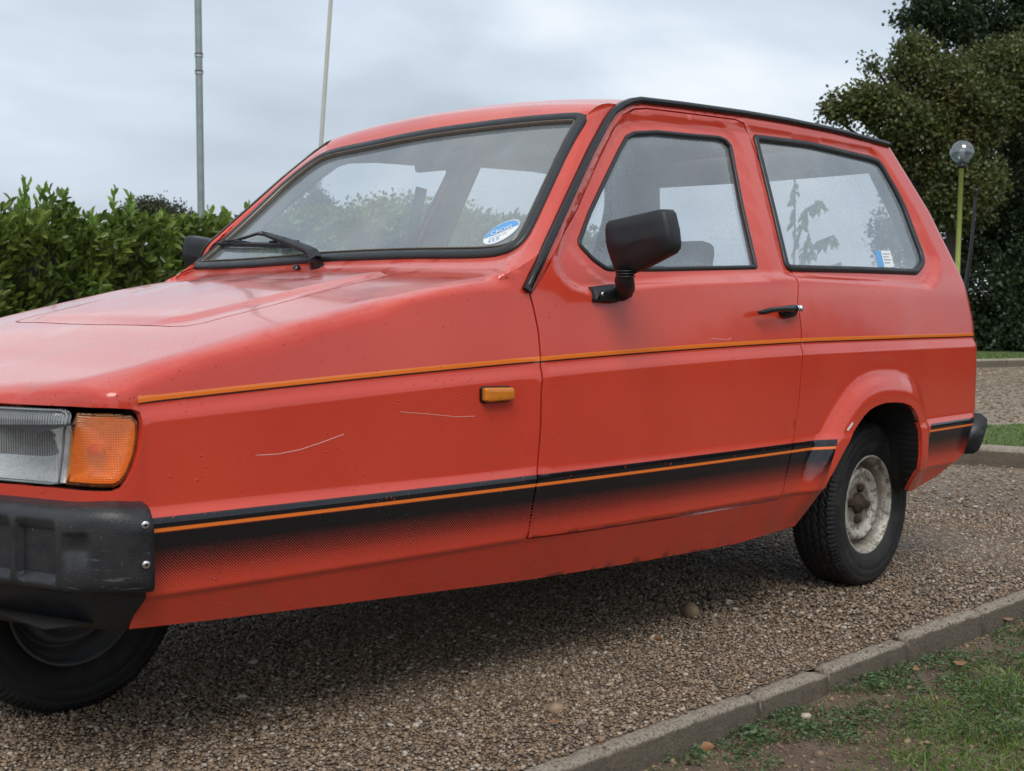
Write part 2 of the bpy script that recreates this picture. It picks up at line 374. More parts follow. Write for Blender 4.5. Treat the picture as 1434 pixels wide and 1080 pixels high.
def nrm(s,z,sgn=1):
    a=on(s,z,0,sgn);b=on(s,z,.02,sgn);return (b-a).normalized()
# ---------------------------------------------------------------- materials
def make_paint(name,stripes):
    t=NT(name); p=t.pos(); n1=t.noise(1.7,3); n2=t.noise(9,5); n3=t.noise(160,2)
    base=t.mix(t.ramp(n1,.35,.65),(.56,.048,.026),(.61,.060,.030))
    base=t.mix(t.math('MULTIPLY',t.ramp(n2,.5,.8),.07),base,(.55,.14,.10))
    # wet patches with a drawn-out edge
    wet=t.noise(3.4,5,.6,t.scaled((1.,1.7,1.)),.6); ge=t.n('ShaderNodeNewGeometry'); sn=t.n('ShaderNodeSeparateXYZ'); t.t.links.new(ge.outputs['Normal'],sn.inputs[0]); wetm=t.math('MULTIPLY',t.ramp(wet,.515,.56),t.ramp(sn.outputs[2],.55,.75))
    rough=t.math('ADD',t.math('MULTIPLY',t.math('SUBTRACT',1,wetm),.05),.12)
    rough=t.math('ADD',rough,t.math('MULTIPLY',n2,.08))
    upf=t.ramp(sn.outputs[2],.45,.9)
    top_sheen=t.math('MULTIPLY',t.math('MULTIPLY',upf,t.math('SUBTRACT',1,t.math('MULTIPLY',wetm,.75))),t.ramp(t.noise(2.2,4,.6),.3,.7,.07,.17))  # pale pink sky sheen painted into the colour of upward faces
    base=t.mix(top_sheen,base,(.84,.44,.40)); base=t.mix(t.math('MULTIPLY',wetm,.2),base,(.45,.05,.035))
    # water droplets
    v=t.n('ShaderNodeTexVoronoi'); v.inputs['Scale'].default_value=125; t.t.links.new(p,v.inputs['Vector'])
    cs=t.n('ShaderNodeSeparateColor'); t.t.links.new(v.outputs['Color'],cs.inputs[0])
    dm=t.math('GREATER_THAN',cs.outputs[0],t.ramp(t.noise(5,3,.6),.42,.7,.98,.55))
    rad=t.math('MULTIPLY',cs.outputs[1],.18)
    rad=t.math('ADD',rad,.10)
    dr=t.math('SUBTRACT',1,t.math('DIVIDE',v.outputs['Distance'],rad),clamp=True)
    dr=t.math('MULTIPLY',t.math('POWER',dr,.5),dm)
    nb=t.bump(dr,1.,.0022); nb=t.bump(n3,.05,.0008,nb)
    big=t.bump(t.noise(5,2),.06,.012,nb)
    col=base; rgh=rough
    if stripes:
        sx=t.n('ShaderNodeSeparateXYZ'); t.t.links.new(t.attr('pc'),sx.inputs[0]); s,dw,z=sx.outputs
        def band(x,a,b,w=.0005): return t.math('MULTIPLY',t.ramp(x,a-w,a+w),t.ramp(x,b-w,b+w,1,0))
        wear=t.ramp(t.noise(120,4,.7),.30,.36)
        s1=t.ramp(s,-2.365,-2.364)
        col=t.mix(t.math('MULTIPLY',band(dw,-.0088,-.0052),s1),col,(.035,.012,.014))
        col=t.mix(t.math('MULTIPLY',band(dw,-.0052,.0042),s1),col,(.82,.19,.025))
        # lower graphic
        lim=t.math('SUBTRACT',t.math('MULTIPLY',t.math('SUBTRACT',z,.455),.6),.412)
        inm=t.math('MAXIMUM',t.math('LESS_THAN',s,lim),t.math('GREATER_THAN',s,.155))
        dots=t.math('MULTIPLY',t.math('COSINE',t.math('MULTIPLY',s,2*math.pi/.0054)),t.math('COSINE',t.math('MULTIPLY',z,2*math.pi/.0054)))
        dots=t.math('ADD',t.math('MULTIPLY',dots,.5),.5)
        thr=t.ramp(z,.428,.340,-.06,.95); thr.node.interpolation_type='LINEAR'
        d=t.math('DIVIDE',t.math('SUBTRACT',dots,thr),.09); d=t.math('ADD',d,.5,clamp=True)
        lowm=t.math('MULTIPLY',t.math('MULTIPLY',d,band(z,.340,.4478)),inm)
        topm=t.math('MULTIPLY',t.math('MULTIPLY',band(z,.4478,.4730),wear),inm)
        col=t.mix(t.math('MAXIMUM',lowm,topm),col,(.004,.004,.006))
        col=t.mix(t.math('MULTIPLY',band(z,.4490,.4552),inm),col,(.80,.18,.025))
    # road grime low down, water marks
    sp_=t.n('ShaderNodeSeparateXYZ'); t.t.links.new(p,sp_.inputs[0])
    g=t.math('MULTIPLY',t.ramp(sp_.outputs[2],.42,.22),t.ramp(t.noise(14,5,.65,t.scaled((1,1,.35))),.4,.75))
    col=t.mix(t.math('MULTIPLY',g,.28),col,(.14,.08,.05))
    t.bsdf(base=col,rough=rgh,normal=big,coat=t.math('ADD',.42,t.math('MULTIPLY',wetm,.12)),coatr=.06,spec=.5)
    return t.m
M={}
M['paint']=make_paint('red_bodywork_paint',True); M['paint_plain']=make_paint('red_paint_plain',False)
M['plastic']=simple('black_textured_plastic',(.016,.017,.019),.50,noise=.5,nscale=25,bump=.35,bscale=500,spec=.45)
M['gloss_black']=simple('black_gloss',(.008,.008,.009),.28,noise=.3)
M['rubber']=simple('seal_rubber',(.018,.020,.022),.42,noise=.3,nscale=30)
M['dark']=simple('dark_underside',(.010,.009,.009),.8,noise=.3)
M['rusty']=simple('dark_rusty_iron',(.055,.036,.025),.7,.2,noise=.6,nscale=120)
M['chrome']=simple('chrome',(.75,.75,.75),.14,1,noise=.08)
M['bead']=simple('dull_bead',(.22,.19,.15),.35,.6,noise=.2)
M['grey_trim']=simple('grey_cabin_trim',(.42,.45,.48),.75,noise=.08,nscale=30)
M['seat']=simple('charcoal_cloth',(.035,.036,.04),.9,noise=.25,nscale=300,bump=.4,bscale=700)
M['dash']=simple('dash_plastic',(.03,.03,.033),.6)
def mk_tyre():
    t=NT('tyre_rubber'); d=t.noise(18,5,.65)
    c=t.mix(t.ramp(d,.45,.75),(.012,.012,.013),(.035,.032,.028)); t.bsdf(base=c,rough=t.ramp(d,.3,.7,.55,.8),normal=t.bump(t.noise(260,3),.25,.002)); return t.m
M['tyre']=mk_tyre()
def mk_rim():
    t=NT('rusty_cream_wheel_paint'); a=t.noise(26,6,.7,dist=.4); b=t.noise(60,5,.7); r=t.ramp(t.math('ADD',t.math('MULTIPLY',a,.5),t.math('MULTIPLY',b,.5)),.475,.575)
    c=t.mix(t.ramp(t.noise(30,4),.3,.7),(.40,.38,.33),(.58,.56,.50)); c=t.mix(t.math('MULTIPLY',r,.8),c,t.mix(b,(.05,.028,.015),(.13,.07,.035)))
    sx=t.n('ShaderNodeSeparateXYZ'); t.t.links.new(t.pos(),sx.inputs[0]); rr=t.math('SQRT',t.math('ADD',t.math('MULTIPLY',sx.outputs[0],sx.outputs[0]),t.math('MULTIPLY',sx.outputs[2],sx.outputs[2])))
    rr=t.math('ADD',rr,t.math('MULTIPLY',t.math('SUBTRACT',a,.5),.035))
    dirt=t.math('MAXIMUM',t.math('MULTIPLY',t.ramp(rr,.104,.112),t.ramp(rr,.136,.126)),t.ramp(rr,.080,.055))
    c=t.mix(t.math('MULTIPLY',dirt,.72),c,t.mix(b,(.05,.04,.03),(.17,.12,.075)))
    t.bsdf(base=c,rough=t.math('ADD',t.math('MULTIPLY',r,.35),.4),normal=t.bump(t.math('MULTIPLY',r,-1),.4,.002)); return t.m
M['rim']=mk_rim()
M['rim_dark']=simple('dark_wheel_paint',(.10,.10,.10),.45,noise=.4,nscale=20)
def mk_glass(name,haze,tint=(.97,.99,1.0),hazec=(.80,.93,1.0),drops=.0,streak=False,refl=.07,edge=False):
    t=NT(name); tr=t.n('ShaderNodeBsdfTransparent'); t.set(tr,0,tint+(1,))
    df=t.n('ShaderNodeBsdfTranslucent'); t.set(df,0,hazec+(1,)); d2=t.n('ShaderNodeBsdfDiffuse'); t.set(d2,0,hazec+(1,))
    hz=t.n('ShaderNodeMixShader'); hz.inputs[0].default_value=.5; t.t.links.new(df.outputs[0],hz.inputs[1]); t.t.links.new(d2.outputs[0],hz.inputs[2])
    f=t.math('ADD',haze,t.math('MULTIPLY',t.math('SUBTRACT',t.noise(5,5,.6),.5),haze*1.2))
    if streak:
        w=t.n('ShaderNodeTexWave'); w.inputs['Scale'].default_value=26; w.inputs['Distortion'].default_value=2.5; w.inputs['Detail'].default_value=2; w.inputs['Detail Scale'].default_value=.6
        w.bands_direction='Y'; mpn=t.n('ShaderNodeMapping'); mpn.inputs['Rotation'].default_value=(0,0,.35); t.t.links.new(t.pos(),mpn.inputs[0]); t.t.links.new(mpn.outputs[0],w.inputs[0])
        f=t.math('ADD',f,t.math('MULTIPLY',t.math('MULTIPLY',w.outputs['Fac'],t.ramp(t.noise(4,2),.4,.65)),.05))
    v=t.n('ShaderNodeTexVoronoi'); v.inputs['Scale'].default_value=150; t.t.links.new(t.pos(),v.inputs['Vector'])
    cs=t.n('ShaderNodeSeparateColor'); t.t.links.new(v.outputs['Color'],cs.inputs[0])
    msk=t.ramp(t.noise(7,4,.6),.42,.68,1.,1-drops) 
    if edge:
        ed=t.attr('edge','Fac'); ev=t.math('ADD',ed,t.math('MULTIPLY',t.math('SUBTRACT',t.noise(18,3),.5),.05)); msk=t.math('MINIMUM',msk,t.ramp(ev,.005,.07,.30,1.0)); f=t.math('ADD',f,t.ramp(ev,.0,.055,.16,.0))
    dm=t.math('GREATER_THAN',cs.outputs[0],msk)
    dr=t.math('MULTIPLY',t.ramp(v.outputs['Distance'],.34,.10),dm)
    f=t.math('ADD',f,t.math('MULTIPLY',dr,.35),clamp=True)
    m1=t.n('ShaderNodeMixShader'); t.set(m1,0,f); t.t.links.new(tr.outputs[0],m1.inputs[1]); t.t.links.new(hz.outputs[0],m1.inputs[2])
    gl=t.n('ShaderNodeBsdfGlossy'); gl.inputs['Roughness'].default_value=.02; nb=t.bump(dr,.5,.0012); nb=t.bump(t.noise(2.5,2),.12,.01,nb); t.t.links.new(nb,gl.inputs['Normal'])
    lw=t.n('ShaderNodeLayerWeight'); lw.inputs[0].default_value=.5
    fr=t.math('ADD',t.math('MULTIPLY',t.math('POWER',lw.outputs['Facing'],4.5),.85),refl)
    m2=t.n('ShaderNodeMixShader'); t.set(m2,0,fr); t.t.links.new(m1.outputs[0],m2.inputs[1]); t.t.links.new(gl.outputs[0],m2.inputs[2])
    t.t.links.new(m2.outputs[0],t.out.inputs[0]); return t.m
M['screen']=mk_glass('windscreen_glass',.30,drops=.3,streak=True,refl=.17)
M['dglass']=mk_glass('door_glass',.22,drops=.85,refl=.17,edge=True)
M['tglass']=mk_glass('tailgate_glass',.3,drops=.5)
M['rglass']=mk_glass('misted_glass',.34,drops=.75,refl=.18,edge=True)
M['fglass']=mk_glass('far_door_glass',.03,drops=.2,refl=.04)
M['frglass']=mk_glass('far_misted_glass',.16,drops=.3,refl=.04)
M['clear']=mk_glass('lens_glass',.03,drops=.3,refl=.06)
def mk_lamp(name,tint,hz,f0,ribs,per):
    t=NT(name); sx=t.n('ShaderNodeSeparateXYZ'); t.t.links.new(t.attr('pc'),sx.inputs[0])
    g=t.math('ABSOLUTE',t.math('SINE',t.math('MULTIPLY',sx.outputs[0],math.pi/per)))
    if ribs==2: g=t.math('MULTIPLY',g,t.math('ABSOLUTE',t.math('SINE',t.math('MULTIPLY',sx.outputs[2],math.pi/per))))
    tr=t.n('ShaderNodeBsdfTransparent'); t.set(tr,0,tint+(1,)); df=t.n('ShaderNodeBsdfTranslucent'); t.set(df,0,hz+(1,)); d2=t.n('ShaderNodeBsdfDiffuse'); t.set(d2,0,hz+(1,))
    h=t.n('ShaderNodeMixShader'); h.inputs[0].default_value=.6; t.t.links.new(df.outputs[0],h.inputs[1]); t.t.links.new(d2.outputs[0],h.inputs[2])
    m=t.n('ShaderNodeMixShader'); t.set(m,0,t.math('ADD',t.math('MULTIPLY',t.math('POWER',g,2.),f0),t.math('MULTIPLY',t.noise(22,4),f0*.8))); t.t.links.new(tr.outputs[0],m.inputs[1]); t.t.links.new(h.outputs[0],m.inputs[2])
    gl=t.n('ShaderNodeBsdfGlossy'); gl.inputs['Roughness'].default_value=.06; t.t.links.new(t.bump(g,.6,.003),gl.inputs['Normal'])
    lw=t.n('ShaderNodeLayerWeight'); lw.inputs[0].default_value=.5; m2=t.n('ShaderNodeMixShader'); t.set(m2,0,t.math('ADD',t.math('MULTIPLY',t.math('POWER',lw.outputs['Facing'],4.),.7),.10)); t.t.links.new(m.outputs[0],m2.inputs[1]); t.t.links.new(gl.outputs[0],m2.inputs[2]); t.t.links.new(m2.outputs[0],t.out.inputs[0]); return t.m
M['amber']=mk_lamp('amber_lens',(1.0,.42,.05),(.90,.30,.03),.40,2,.0040); M['amber_solid']=simple('amber_plastic',(.62,.19,.015),.3,noise=.15,coat=.5)
M['hlglass']=mk_lamp('ribbed_headlamp_glass',(.96,.98,.98),(.92,.95,.96),.30,1,.0055)
def mk_scuffed():
    t=NT('scuffed_bumper_plastic'); n=t.noise(40,5,.7); a=t.noise(60,3,.7,t.scaled((.25,.25,3.))); b=t.noise(8,4,.6)
    sc_=t.math('MULTIPLY',t.ramp(a,.60,.66),t.ramp(b,.50,.62)); c=t.mix(t.ramp(n,.3,.7),(.010,.011,.013),(.022,.023,.026)); c=t.mix(t.ramp(t.noise(5,4),.45,.7),c,(.030,.030,.031)); c=t.mix(t.math('MULTIPLY',sc_,.7),c,(.16,.16,.165)); c=t.mix(t.math('MULTIPLY',t.ramp(t.noise(130,3,.8),.66,.72),.6),c,(.2,.2,.2))
    t.bsdf(base=c,rough=t.math('ADD',t.math('MULTIPLY',b,.3),.25),normal=t.bump(t.noise(300,3),.3,.002),spec=.45); return t.m
M['scuffed']=mk_scuffed()
M['silver']=simple('lamp_reflector',(.95,.96,.97),.32,.30,noise=.04)
M['white']=simple('white_print',(.78,.80,.80),.5,noise=.05); M['blue']=simple('blue_print',(.12,.35,.68),.5,noise=.08)
M['scratch']=simple('bare_scratch',(.72,.38,.33),.7,noise=.2)
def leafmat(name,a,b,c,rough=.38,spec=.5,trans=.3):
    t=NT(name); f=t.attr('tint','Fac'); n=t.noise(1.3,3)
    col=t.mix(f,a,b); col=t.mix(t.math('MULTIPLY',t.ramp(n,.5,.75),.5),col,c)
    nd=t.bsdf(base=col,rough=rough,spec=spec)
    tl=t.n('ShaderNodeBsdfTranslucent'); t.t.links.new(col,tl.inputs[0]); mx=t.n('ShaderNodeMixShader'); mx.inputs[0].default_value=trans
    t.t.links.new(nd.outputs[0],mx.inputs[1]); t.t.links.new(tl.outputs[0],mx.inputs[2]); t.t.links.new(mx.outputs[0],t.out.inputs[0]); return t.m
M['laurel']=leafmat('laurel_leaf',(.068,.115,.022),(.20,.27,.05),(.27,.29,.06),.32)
M['laurel_young']=leafmat('laurel_young_leaf',(.13,.24,.035),(.24,.36,.07),(.28,.36,.06),.35,trans=.4)
M['oak']=leafmat('maple_leaf_dark',(.016,.034,.013),(.048,.080,.028),(.08,.09,.03),.5)
M['olive']=leafmat('maple_leaf_olive',(.045,.068,.018),(.15,.17,.045),(.2,.15,.05),.5)
M['farleaf']=leafmat('far_leaf',(.05,.06,.035),(.09,.10,.05),(.1,.09,.06),.6)
M['grassb']=leafmat('grass_blade',(.07,.14,.025),(.18,.28,.06),(.26,.25,.10),.5)
M['weed']=leafmat('weed_leaf',(.06,.115,.045),(.15,.21,.085),(.17,.20,.08),.55)
M['deadleaf']=simple('dead_leaf',(.24,.12,.055),.7,noise=.5,nscale=80)
M['bark']=simple('bark',(.055,.045,.035),.9,noise=.4,nscale=14,bump=.7,bscale=30)
M['galv']=simple('galvanised_steel',(.27,.31,.31),.5,.35,noise=.35,nscale=9)
M['galv_pale']=simple('painted_pole',(.50,.50,.45),.6,0,noise=.15,nscale=9)
M['yellowgreen']=simple('lime_painted_pole',(.36,.42,.11),.5,noise=.15,nscale=9)
M['pebble']=None
def mk_stone():
    t=NT('pebble_stone'); f=t.attr('tint','Fac'); r=t.n('ShaderNodeValToRGB'); t.t.links.new(f,r.inputs[0]); e=r.color_ramp.elements
    e[0].position=0; e[0].color=(.035,.030,.028,1); e[1].position=1; e[1].color=(.60,.55,.48,1)
    for p,c in ((.15,(.085,.06,.042)),(.34,(.18,.12,.073)),(.52,(.26,.17,.10)),(.68,(.32,.23,.15)),(.80,(.20,.165,.14)),(.92,(.46,.38,.29))):
        k=e.new(p); k.color=c+(1,)
    c=t.mix(.35,r.outputs[0],t.mix(t.noise(260,3),(.06,.04,.026),(.42,.31,.21)))
    t.bsdf(base=c,rough=.55,spec=.4); return t.m
M['pebble']=mk_stone()
def mk_gravel():
    t=NT('pea_shingle'); p=t.pos(); 
    v=t.n('ShaderNodeTexVoronoi'); v.inputs['Scale'].default_value=125; t.t.links.new(p,v.inputs['Vector'])
    v2=t.n('ShaderNodeTexVoronoi'); v2.inputs['Scale'].default_value=160; t.t.links.new(p,v2.inputs['Vector'])
    cs=t.n('ShaderNodeSeparateColor'); t.t.links.new(v.outputs['Color'],cs.inputs[0])
    r=t.n('ShaderNodeValToRGB'); t.t.links.new(cs.outputs[0],r.inputs[0]); e=r.color_ramp.elements
    e[0].color=(.06,.045,.035,1); e[1].color=(.48,.39,.29,1)
    for q,c in ((.3,(.16,.11,.07)),(.6,(.26,.18,.11)),(.85,(.31,.24,.165))):
        k=e.new(q); k.color=c+(1,)
    big=t.ramp(t.noise(.9,4,.6),.35,.65)
    c=t.mix(t.math('MULTIPLY',big,.3),r.outputs[0],(.22,.165,.11)); c=t.mix(t.ramp(v.outputs['Distance'],.35,.75),c,(.05,.038,.028))
    sx=t.n('ShaderNodeSeparateXYZ'); t.t.links.new(p,sx.inputs[0]); pale_end=t.ramp(t.math('ADD',sx.outputs[0],t.math('MULTIPLY',sx.outputs[1],.3)),1.2,4.2)  # shingle colour grows paler with distance along the drive
    c=t.mix(t.math('MULTIPLY',pale_end,.75),c,t.mix(t.math('ADD',t.math('MULTIPLY',cs.outputs[1],.5),t.math('MULTIPLY',t.ramp(t.noise(11,7,.85),.35,.65),.5)),(.10,.075,.05),(.50,.41,.31)))
    h=t.math('SUBTRACT',1,v.outputs['Distance']); h2=t.math('SUBTRACT',1,v2.outputs['Distance'])
    t.bsdf(base=c,rough=.6,normal=t.bump(t.math('ADD',h,t.math('MULTIPLY',h2,.4)),.9,.006)); return t.m
M['gravel']=mk_gravel()
def mk_soil():
    t=NT('trodden_soil'); n=t.noise(6,6,.65); n2=t.noise(60,5,.7)
    c=t.mix(t.ramp(n,.3,.7),(.10,.066,.042),(.21,.145,.095)); c=t.mix(t.math('MULTIPLY',t.ramp(t.noise(11,4),.55,.7),.6),c,(.09,.10,.03)); c=t.mix(t.math('MULTIPLY',n2,.4),c,(.05,.035,.025))
    t.bsdf(base=c,rough=.85,normal=t.bump(t.math('ADD',n2,t.math('MULTIPLY',t.noise(230,3),.4)),.8,.012)); return t.m
M['soil']=mk_soil()
def mk_turf():
    t=NT('short_turf'); n=t.noise(3,5,.6); n2=t.noise(90,4,.7)
    c=t.mix(n,(.06,.115,.025),(.12,.17,.05)); c=t.mix(t.math('MULTIPLY',n2,.5),c,(.14,.12,.06)); t.bsdf(base=c,rough=.9,normal=t.bump(n2,.8,.02)); return t.m
M['turf']=mk_turf()
def mk_conc():
    t=NT('weathered_concrete'); n=t.noise(9,6,.7); n2=t.noise(140,5,.75)
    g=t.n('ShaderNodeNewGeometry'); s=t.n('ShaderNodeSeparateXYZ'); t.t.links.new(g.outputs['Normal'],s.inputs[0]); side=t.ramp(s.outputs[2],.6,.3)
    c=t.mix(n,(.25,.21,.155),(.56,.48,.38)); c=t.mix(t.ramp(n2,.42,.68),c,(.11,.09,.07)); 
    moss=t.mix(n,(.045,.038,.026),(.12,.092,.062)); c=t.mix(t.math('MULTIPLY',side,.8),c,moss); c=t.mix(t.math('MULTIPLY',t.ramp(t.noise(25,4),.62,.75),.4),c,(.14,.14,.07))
    t.bsdf(base=c,rough=.9,normal=t.bump(t.math('ADD',n2,t.noise(30,4)),.9,.009)); return t.m
M['conc']=mk_conc()
# ---------------------------------------------------------------- ground
def grid(x0,x1,y0,y1,nx,ny,zf):
    X,Y=np.meshgrid(np.linspace(x0,x1,nx),np.linspace(y0,y1,ny)); V=np.stack([X.ravel(),Y.ravel(),zf(X.ravel(),Y.ravel())],1)
    i=np.arange(nx*ny).reshape(ny,nx); F=np.stack([i[:-1,:-1].ravel(),i[:-1,1:].ravel(),i[1:,1:].ravel(),i[1:,:-1].ravel()],1); return V,F
KA=(-1.868,-.955); KB=(.224,-1.045); ks=(KB[1]-KA[1])/(KB[0]-KA[0])
def kerb_y(x): return KA[1]+ks*(x-KA[0])
V,F=grid(-400,400,-400,400,9,9,lambda x,y:x*0-.075); part('ground',V,F,M['soil'],None,kind='structure')
def nse(x,y,s): return (np.sin(x*s+1.3*np.sin(y*s*.7))+np.sin(y*s*1.21+1.7*np.sin(x*s*.83)+2))*.5
def soilz(x,y): return -.048+.006*nse(x,y,7)+.004*nse(x+3,y,19)+.0025*nse(x,y+5,47)-.012*np.clip((-1.15-y),0,1)
V,F=grid(-4.5,3.0,-3.2,-.9,260,90,soilz); part('verge_soil',V,F,M['soil'],None,kind='structure')
# gravel: one sheet cut along the kerb line
xs=np.concatenate([np.linspace(-60,-4,12),np.linspace(-3.8,5,60),np.linspace(5.5,30,20)])
V=[];F=[]
def gz(x,y): return .004*nse(x,y,3.1)*(1 if abs(x)<8 else 0)
ys=[0,.05,.2,.6,1.5,4,10,20,60]
for x in xs:
    for d in ys: V.append((x,kerb_y(x)+.002+d,gz(x,kerb_y(x)+d)-.001))
k=len(ys)
for i in range(len(xs)-1):
    for j in range(k-1): F.append((i*k+j,(i+1)*k+j,(i+1)*k+j+1,i*k+j+1))
part('gravel_drive',V,F,M['gravel'],None,kind='structure')
# loose shingle lying on the drive
ico=[];phi=(1+5**.5)/2
for a,b in ((1,phi),(-1,phi),(1,-phi),(-1,-phi)): ico+=[(0,a,b),(a,b,0),(b,0,a)]
ico=np.array(ico)/math.hypot(1,phi)
def hull(v):
    F=[]
    for i in range(12):
        for j in range(i+1,12):
            for k in range(j+1,12):
                if all(abs(np.linalg.norm(v[a]-v[b])-1.0515)<.01 for a,b in((i,j),(j,k),(i,k))):
                    f=(i,j,k) if np.dot(np.cross(v[j]-v[i],v[k]-v[i]),v[i])>0 else (i,k,j); F.append(f)
    return np.array(F)
icoF=hull(ico)
def scatter_ico(P,S,rngl,flat=.62,tint=None):
    n=len(P);a=rngl.uniform(0,2*np.pi,n);sx=S*rngl.uniform(.8,1.5,n);sy=S*rngl.uniform(.7,1.1,n);sz=S*rngl.uniform(.45,.85,n)*flat/.62
    v=ico[None]*(1+rngl.uniform(-.16,.16,(n,12,1)));v=v*np.stack([sx,sy,sz],1)[:,None]
    t=rngl.uniform(-.4,.4,n);x,y,z=v[...,0],v[...,1],v[...,2];ct,st=np.cos(t)[:,None],np.sin(t)[:,None];x,z=x*ct-z*st,x*st+z*ct
    c,s=np.cos(a)[:,None],np.sin(a)[:,None];v=np.stack([x*c-y*s,x*s+y*c,z],-1)+P[:,None]
    F=(icoF[None]+(np.arange(n)*12)[:,None,None]).reshape(-1,3)
    ti=np.repeat(rngl.uniform(0,1,n) if tint is None else tint,12)
    return v.reshape(-1,3),F,ti
def region(n,x0,x1,y1,power):
    x=x0+(x1-x0)*rng.random(n)**power; y=kerb_y(x)+.012+(y1-kerb_y(x))*rng.random(n); return x,y
parts_=[]
for n,x0,x1,y1,s in ((56000,-2.75,-.6,.5,.0033),(29000,-.6,1.6,.35,.0041),(9000,1.6,4.5,1.2,.0055),(3000,-2.6,1,1.2,.005)):
    x,y=region(n,x0,x1,y1,1.0); parts_.append((x,y,s*rng.lognormal(0,.28,n)))
n=11000; x=rng.uniform(4.5,16,n); y=np.interp(x,[4.5,9,16],[.3,1.6,3.6])+rng.uniform(-1.6,2.4,n); ok=(sdpoly(x,y,[(3.9,2.6),(4.05,1.6),(4.4,.85),(5.4,.35),(6.6,-.2),(8,-.9),(8,-3),(3,-3),(3,2.6)])>.12)&(y<np.interp(x,[6.2,9,11.5,13.9,16.3],[9.3,6.9,5.5,4.5,3.5])-.15); parts_.append((x[ok],y[ok],.010*rng.lognormal(0,.3,ok.sum())))
x=np.concatenate([p[0] for p in parts_]);y=np.concatenate([p[1] for p in parts_]);s=np.concatenate([p[2] for p in parts_])
tn_=np.clip(rng.uniform(0,1,len(x))*(1-.25*np.clip((x-1.2)/2,0,1))+.25*np.clip((x-1.2)/2,0,1),0,1)
V,F,ti=scatter_ico(np.stack([x,y,.001+s*.25],1),s,rng,tint=tn_)
part('loose_shingle',V,F,M['pebble'],None,attrs={'tint':('FLOAT',ti)},kind='stuff',label='brown and cream pea shingle strewn over the drive',category='gravel')
# stones one can pick out
for (px,py,sz,tn,lab) in ((-.67,-.50,.028,.55,'brown stone standing proud of the gravel, towards the rear wheel'),(-1.54,-.77,.020,.62,'tan stone on the gravel midway along the near kerb'),(-1.02,-.78,.017,.08,'dark blue grey pebble on the gravel by the kerb'),(-1.10,-1.09,.016,.97,'small white stone on the soil just behind the kerb'),(-.95,-.58,.015,.95,'white flint in the gravel nearest the shaded ground'),(-1.33,-.62,.016,.15,'dark flat pebble lying on the gravel below the door')):
    r=np.random.default_rng(int(abs(px)*1000)); V,F,ti=scatter_ico(np.zeros((1,3)),np.array([sz]),r,.75,np.array([tn]))
    o=part('stone',V,F,M['pebble'],None,attrs={'tint':('FLOAT',ti)},label=lab,category='stone',group='single stones on the ground'); z0=-.048 if py<-1.05 else 0
    o.location=(px,py,z0+sz*.35)
# ---------------------------------------------------------------- kerbs
def kerb_run(name,label,cuts,yf,w,h,top,lean,jit,rs):
    t=thing(name,label,'kerb',(cuts[0],yf(cuts[0]),0)); r=np.random.default_rng(rs)
    for i in range(len(cuts)-1):
        a,b=cuts[i]+.006,cuts[i+1]-.006; n=max(4,int((b-a)/.03)); L=[]; dz=r.uniform(-jit,jit);tl=r.uniform(-jit,jit)*.8; ph=r.uniform(0,9)
        sec=[(0,-h),(0,-.012),(.006,-.002),(.014,0),(w-.014,0),(w-.005,-.003),(w,-.014),(w+.004,-h*.6),(w,-h)]
        for j in range(n+1):
            f=j/n;x=a+(b-a)*f; e=.006*max(0,1-min(f,1-f)*n/1.2); ring=[]
            for q,(yy,zz) in enumerate(sec):
                wob=.0010*math.sin(x*61+q*1.7+ph)+.0009*math.sin(x*143+q*2.9+ph)+.0009*math.sin(x*331+q*4.1)
                ring.append((x,yf(x)-yy+lean*zz+wob*.7,top+dz+tl*(f-.5)+zz+wob-(e if zz>-.01 else 0)))
            L.append(ring)
        V,F=bridge(L,False); F=[f[::-1] for f in F]; m=len(sec); F.append(tuple(range(m))); F.append(tuple(len(V)-m+i for i in range(m))[::-1])
        part('kerb_stone',V,F,M['conc'],t)
    return t
kerb_run('kerb_edging','weathered concrete edging between the gravel and the weedy soil in front','0'and[-4.1,-3.2,-2.35,-1.182,-.913,-.549,-.141,.77,1.68,2.59,3.5],kerb_y,.046,.13,.012,0,.007,3)
def arcpts(c,r,a0,a1,n): return [(c[0]+r*math.cos(a0+(a1-a0)*i/n),c[1]+r*math.sin(a0+(a1-a0)*i/n)) for i in range(n+1)]
def kerb_path(name,label,path,w,h,every):
    """kerb following a polyline of points; one stone per step"""
    t=thing(name,label,'kerb',(path[0][0],path[0][1],0)); 
    for i in range(len(path)-1):
        a=np.array(path[i]);b=np.array(path[i+1]);d=(b-a)/np.linalg.norm(b-a);n=np.array([-d[1],d[0]]);a=a+d*.006;b=b-d*.006;L=[]
        for p in (a,a+d*.012,(a+b)/2,b-d*.012,b):
            lo=.008 if (p is a or p is b) else 0
            L.append([tuple(p+n*q)+(z-(lo if z>0.02 else 0),) for q,z in ((-w/2,-.05),(-w/2,h-.03),(-w/2+.012,h-.008),(-w/2+.03,h),(w/2-.02,h),(w/2,h-.015),(w/2,-.05))])
        V,F=bridge(L,False);F=[f[::-1] for f in F];m=7;F.append(tuple(range(m)));F.append(tuple(len(V)-m+i for i in range(m))[::-1]); part('kerb_stone',V,F,M['conc'],t)
isl=[(3.9,2.6),(3.25,1.9),(3.02,1.2),(3.06,.62),(3.17,.06),(3.32,-.55),(3.5,-1.3),(3.8,-2.0)]
kerb_path('island_kerb','rounded pale kerb around the small grass island behind the car',isl,.13,.10,1)
isl2=[(3.9,2.6),(4.05,1.6),(4.4,.85),(5.4,.35),(6.6,-.2),(8,-.9)]
kerb_path('island_far_kerb','low kerb along the far edge of the small grass island',isl2,.10,.09,1)
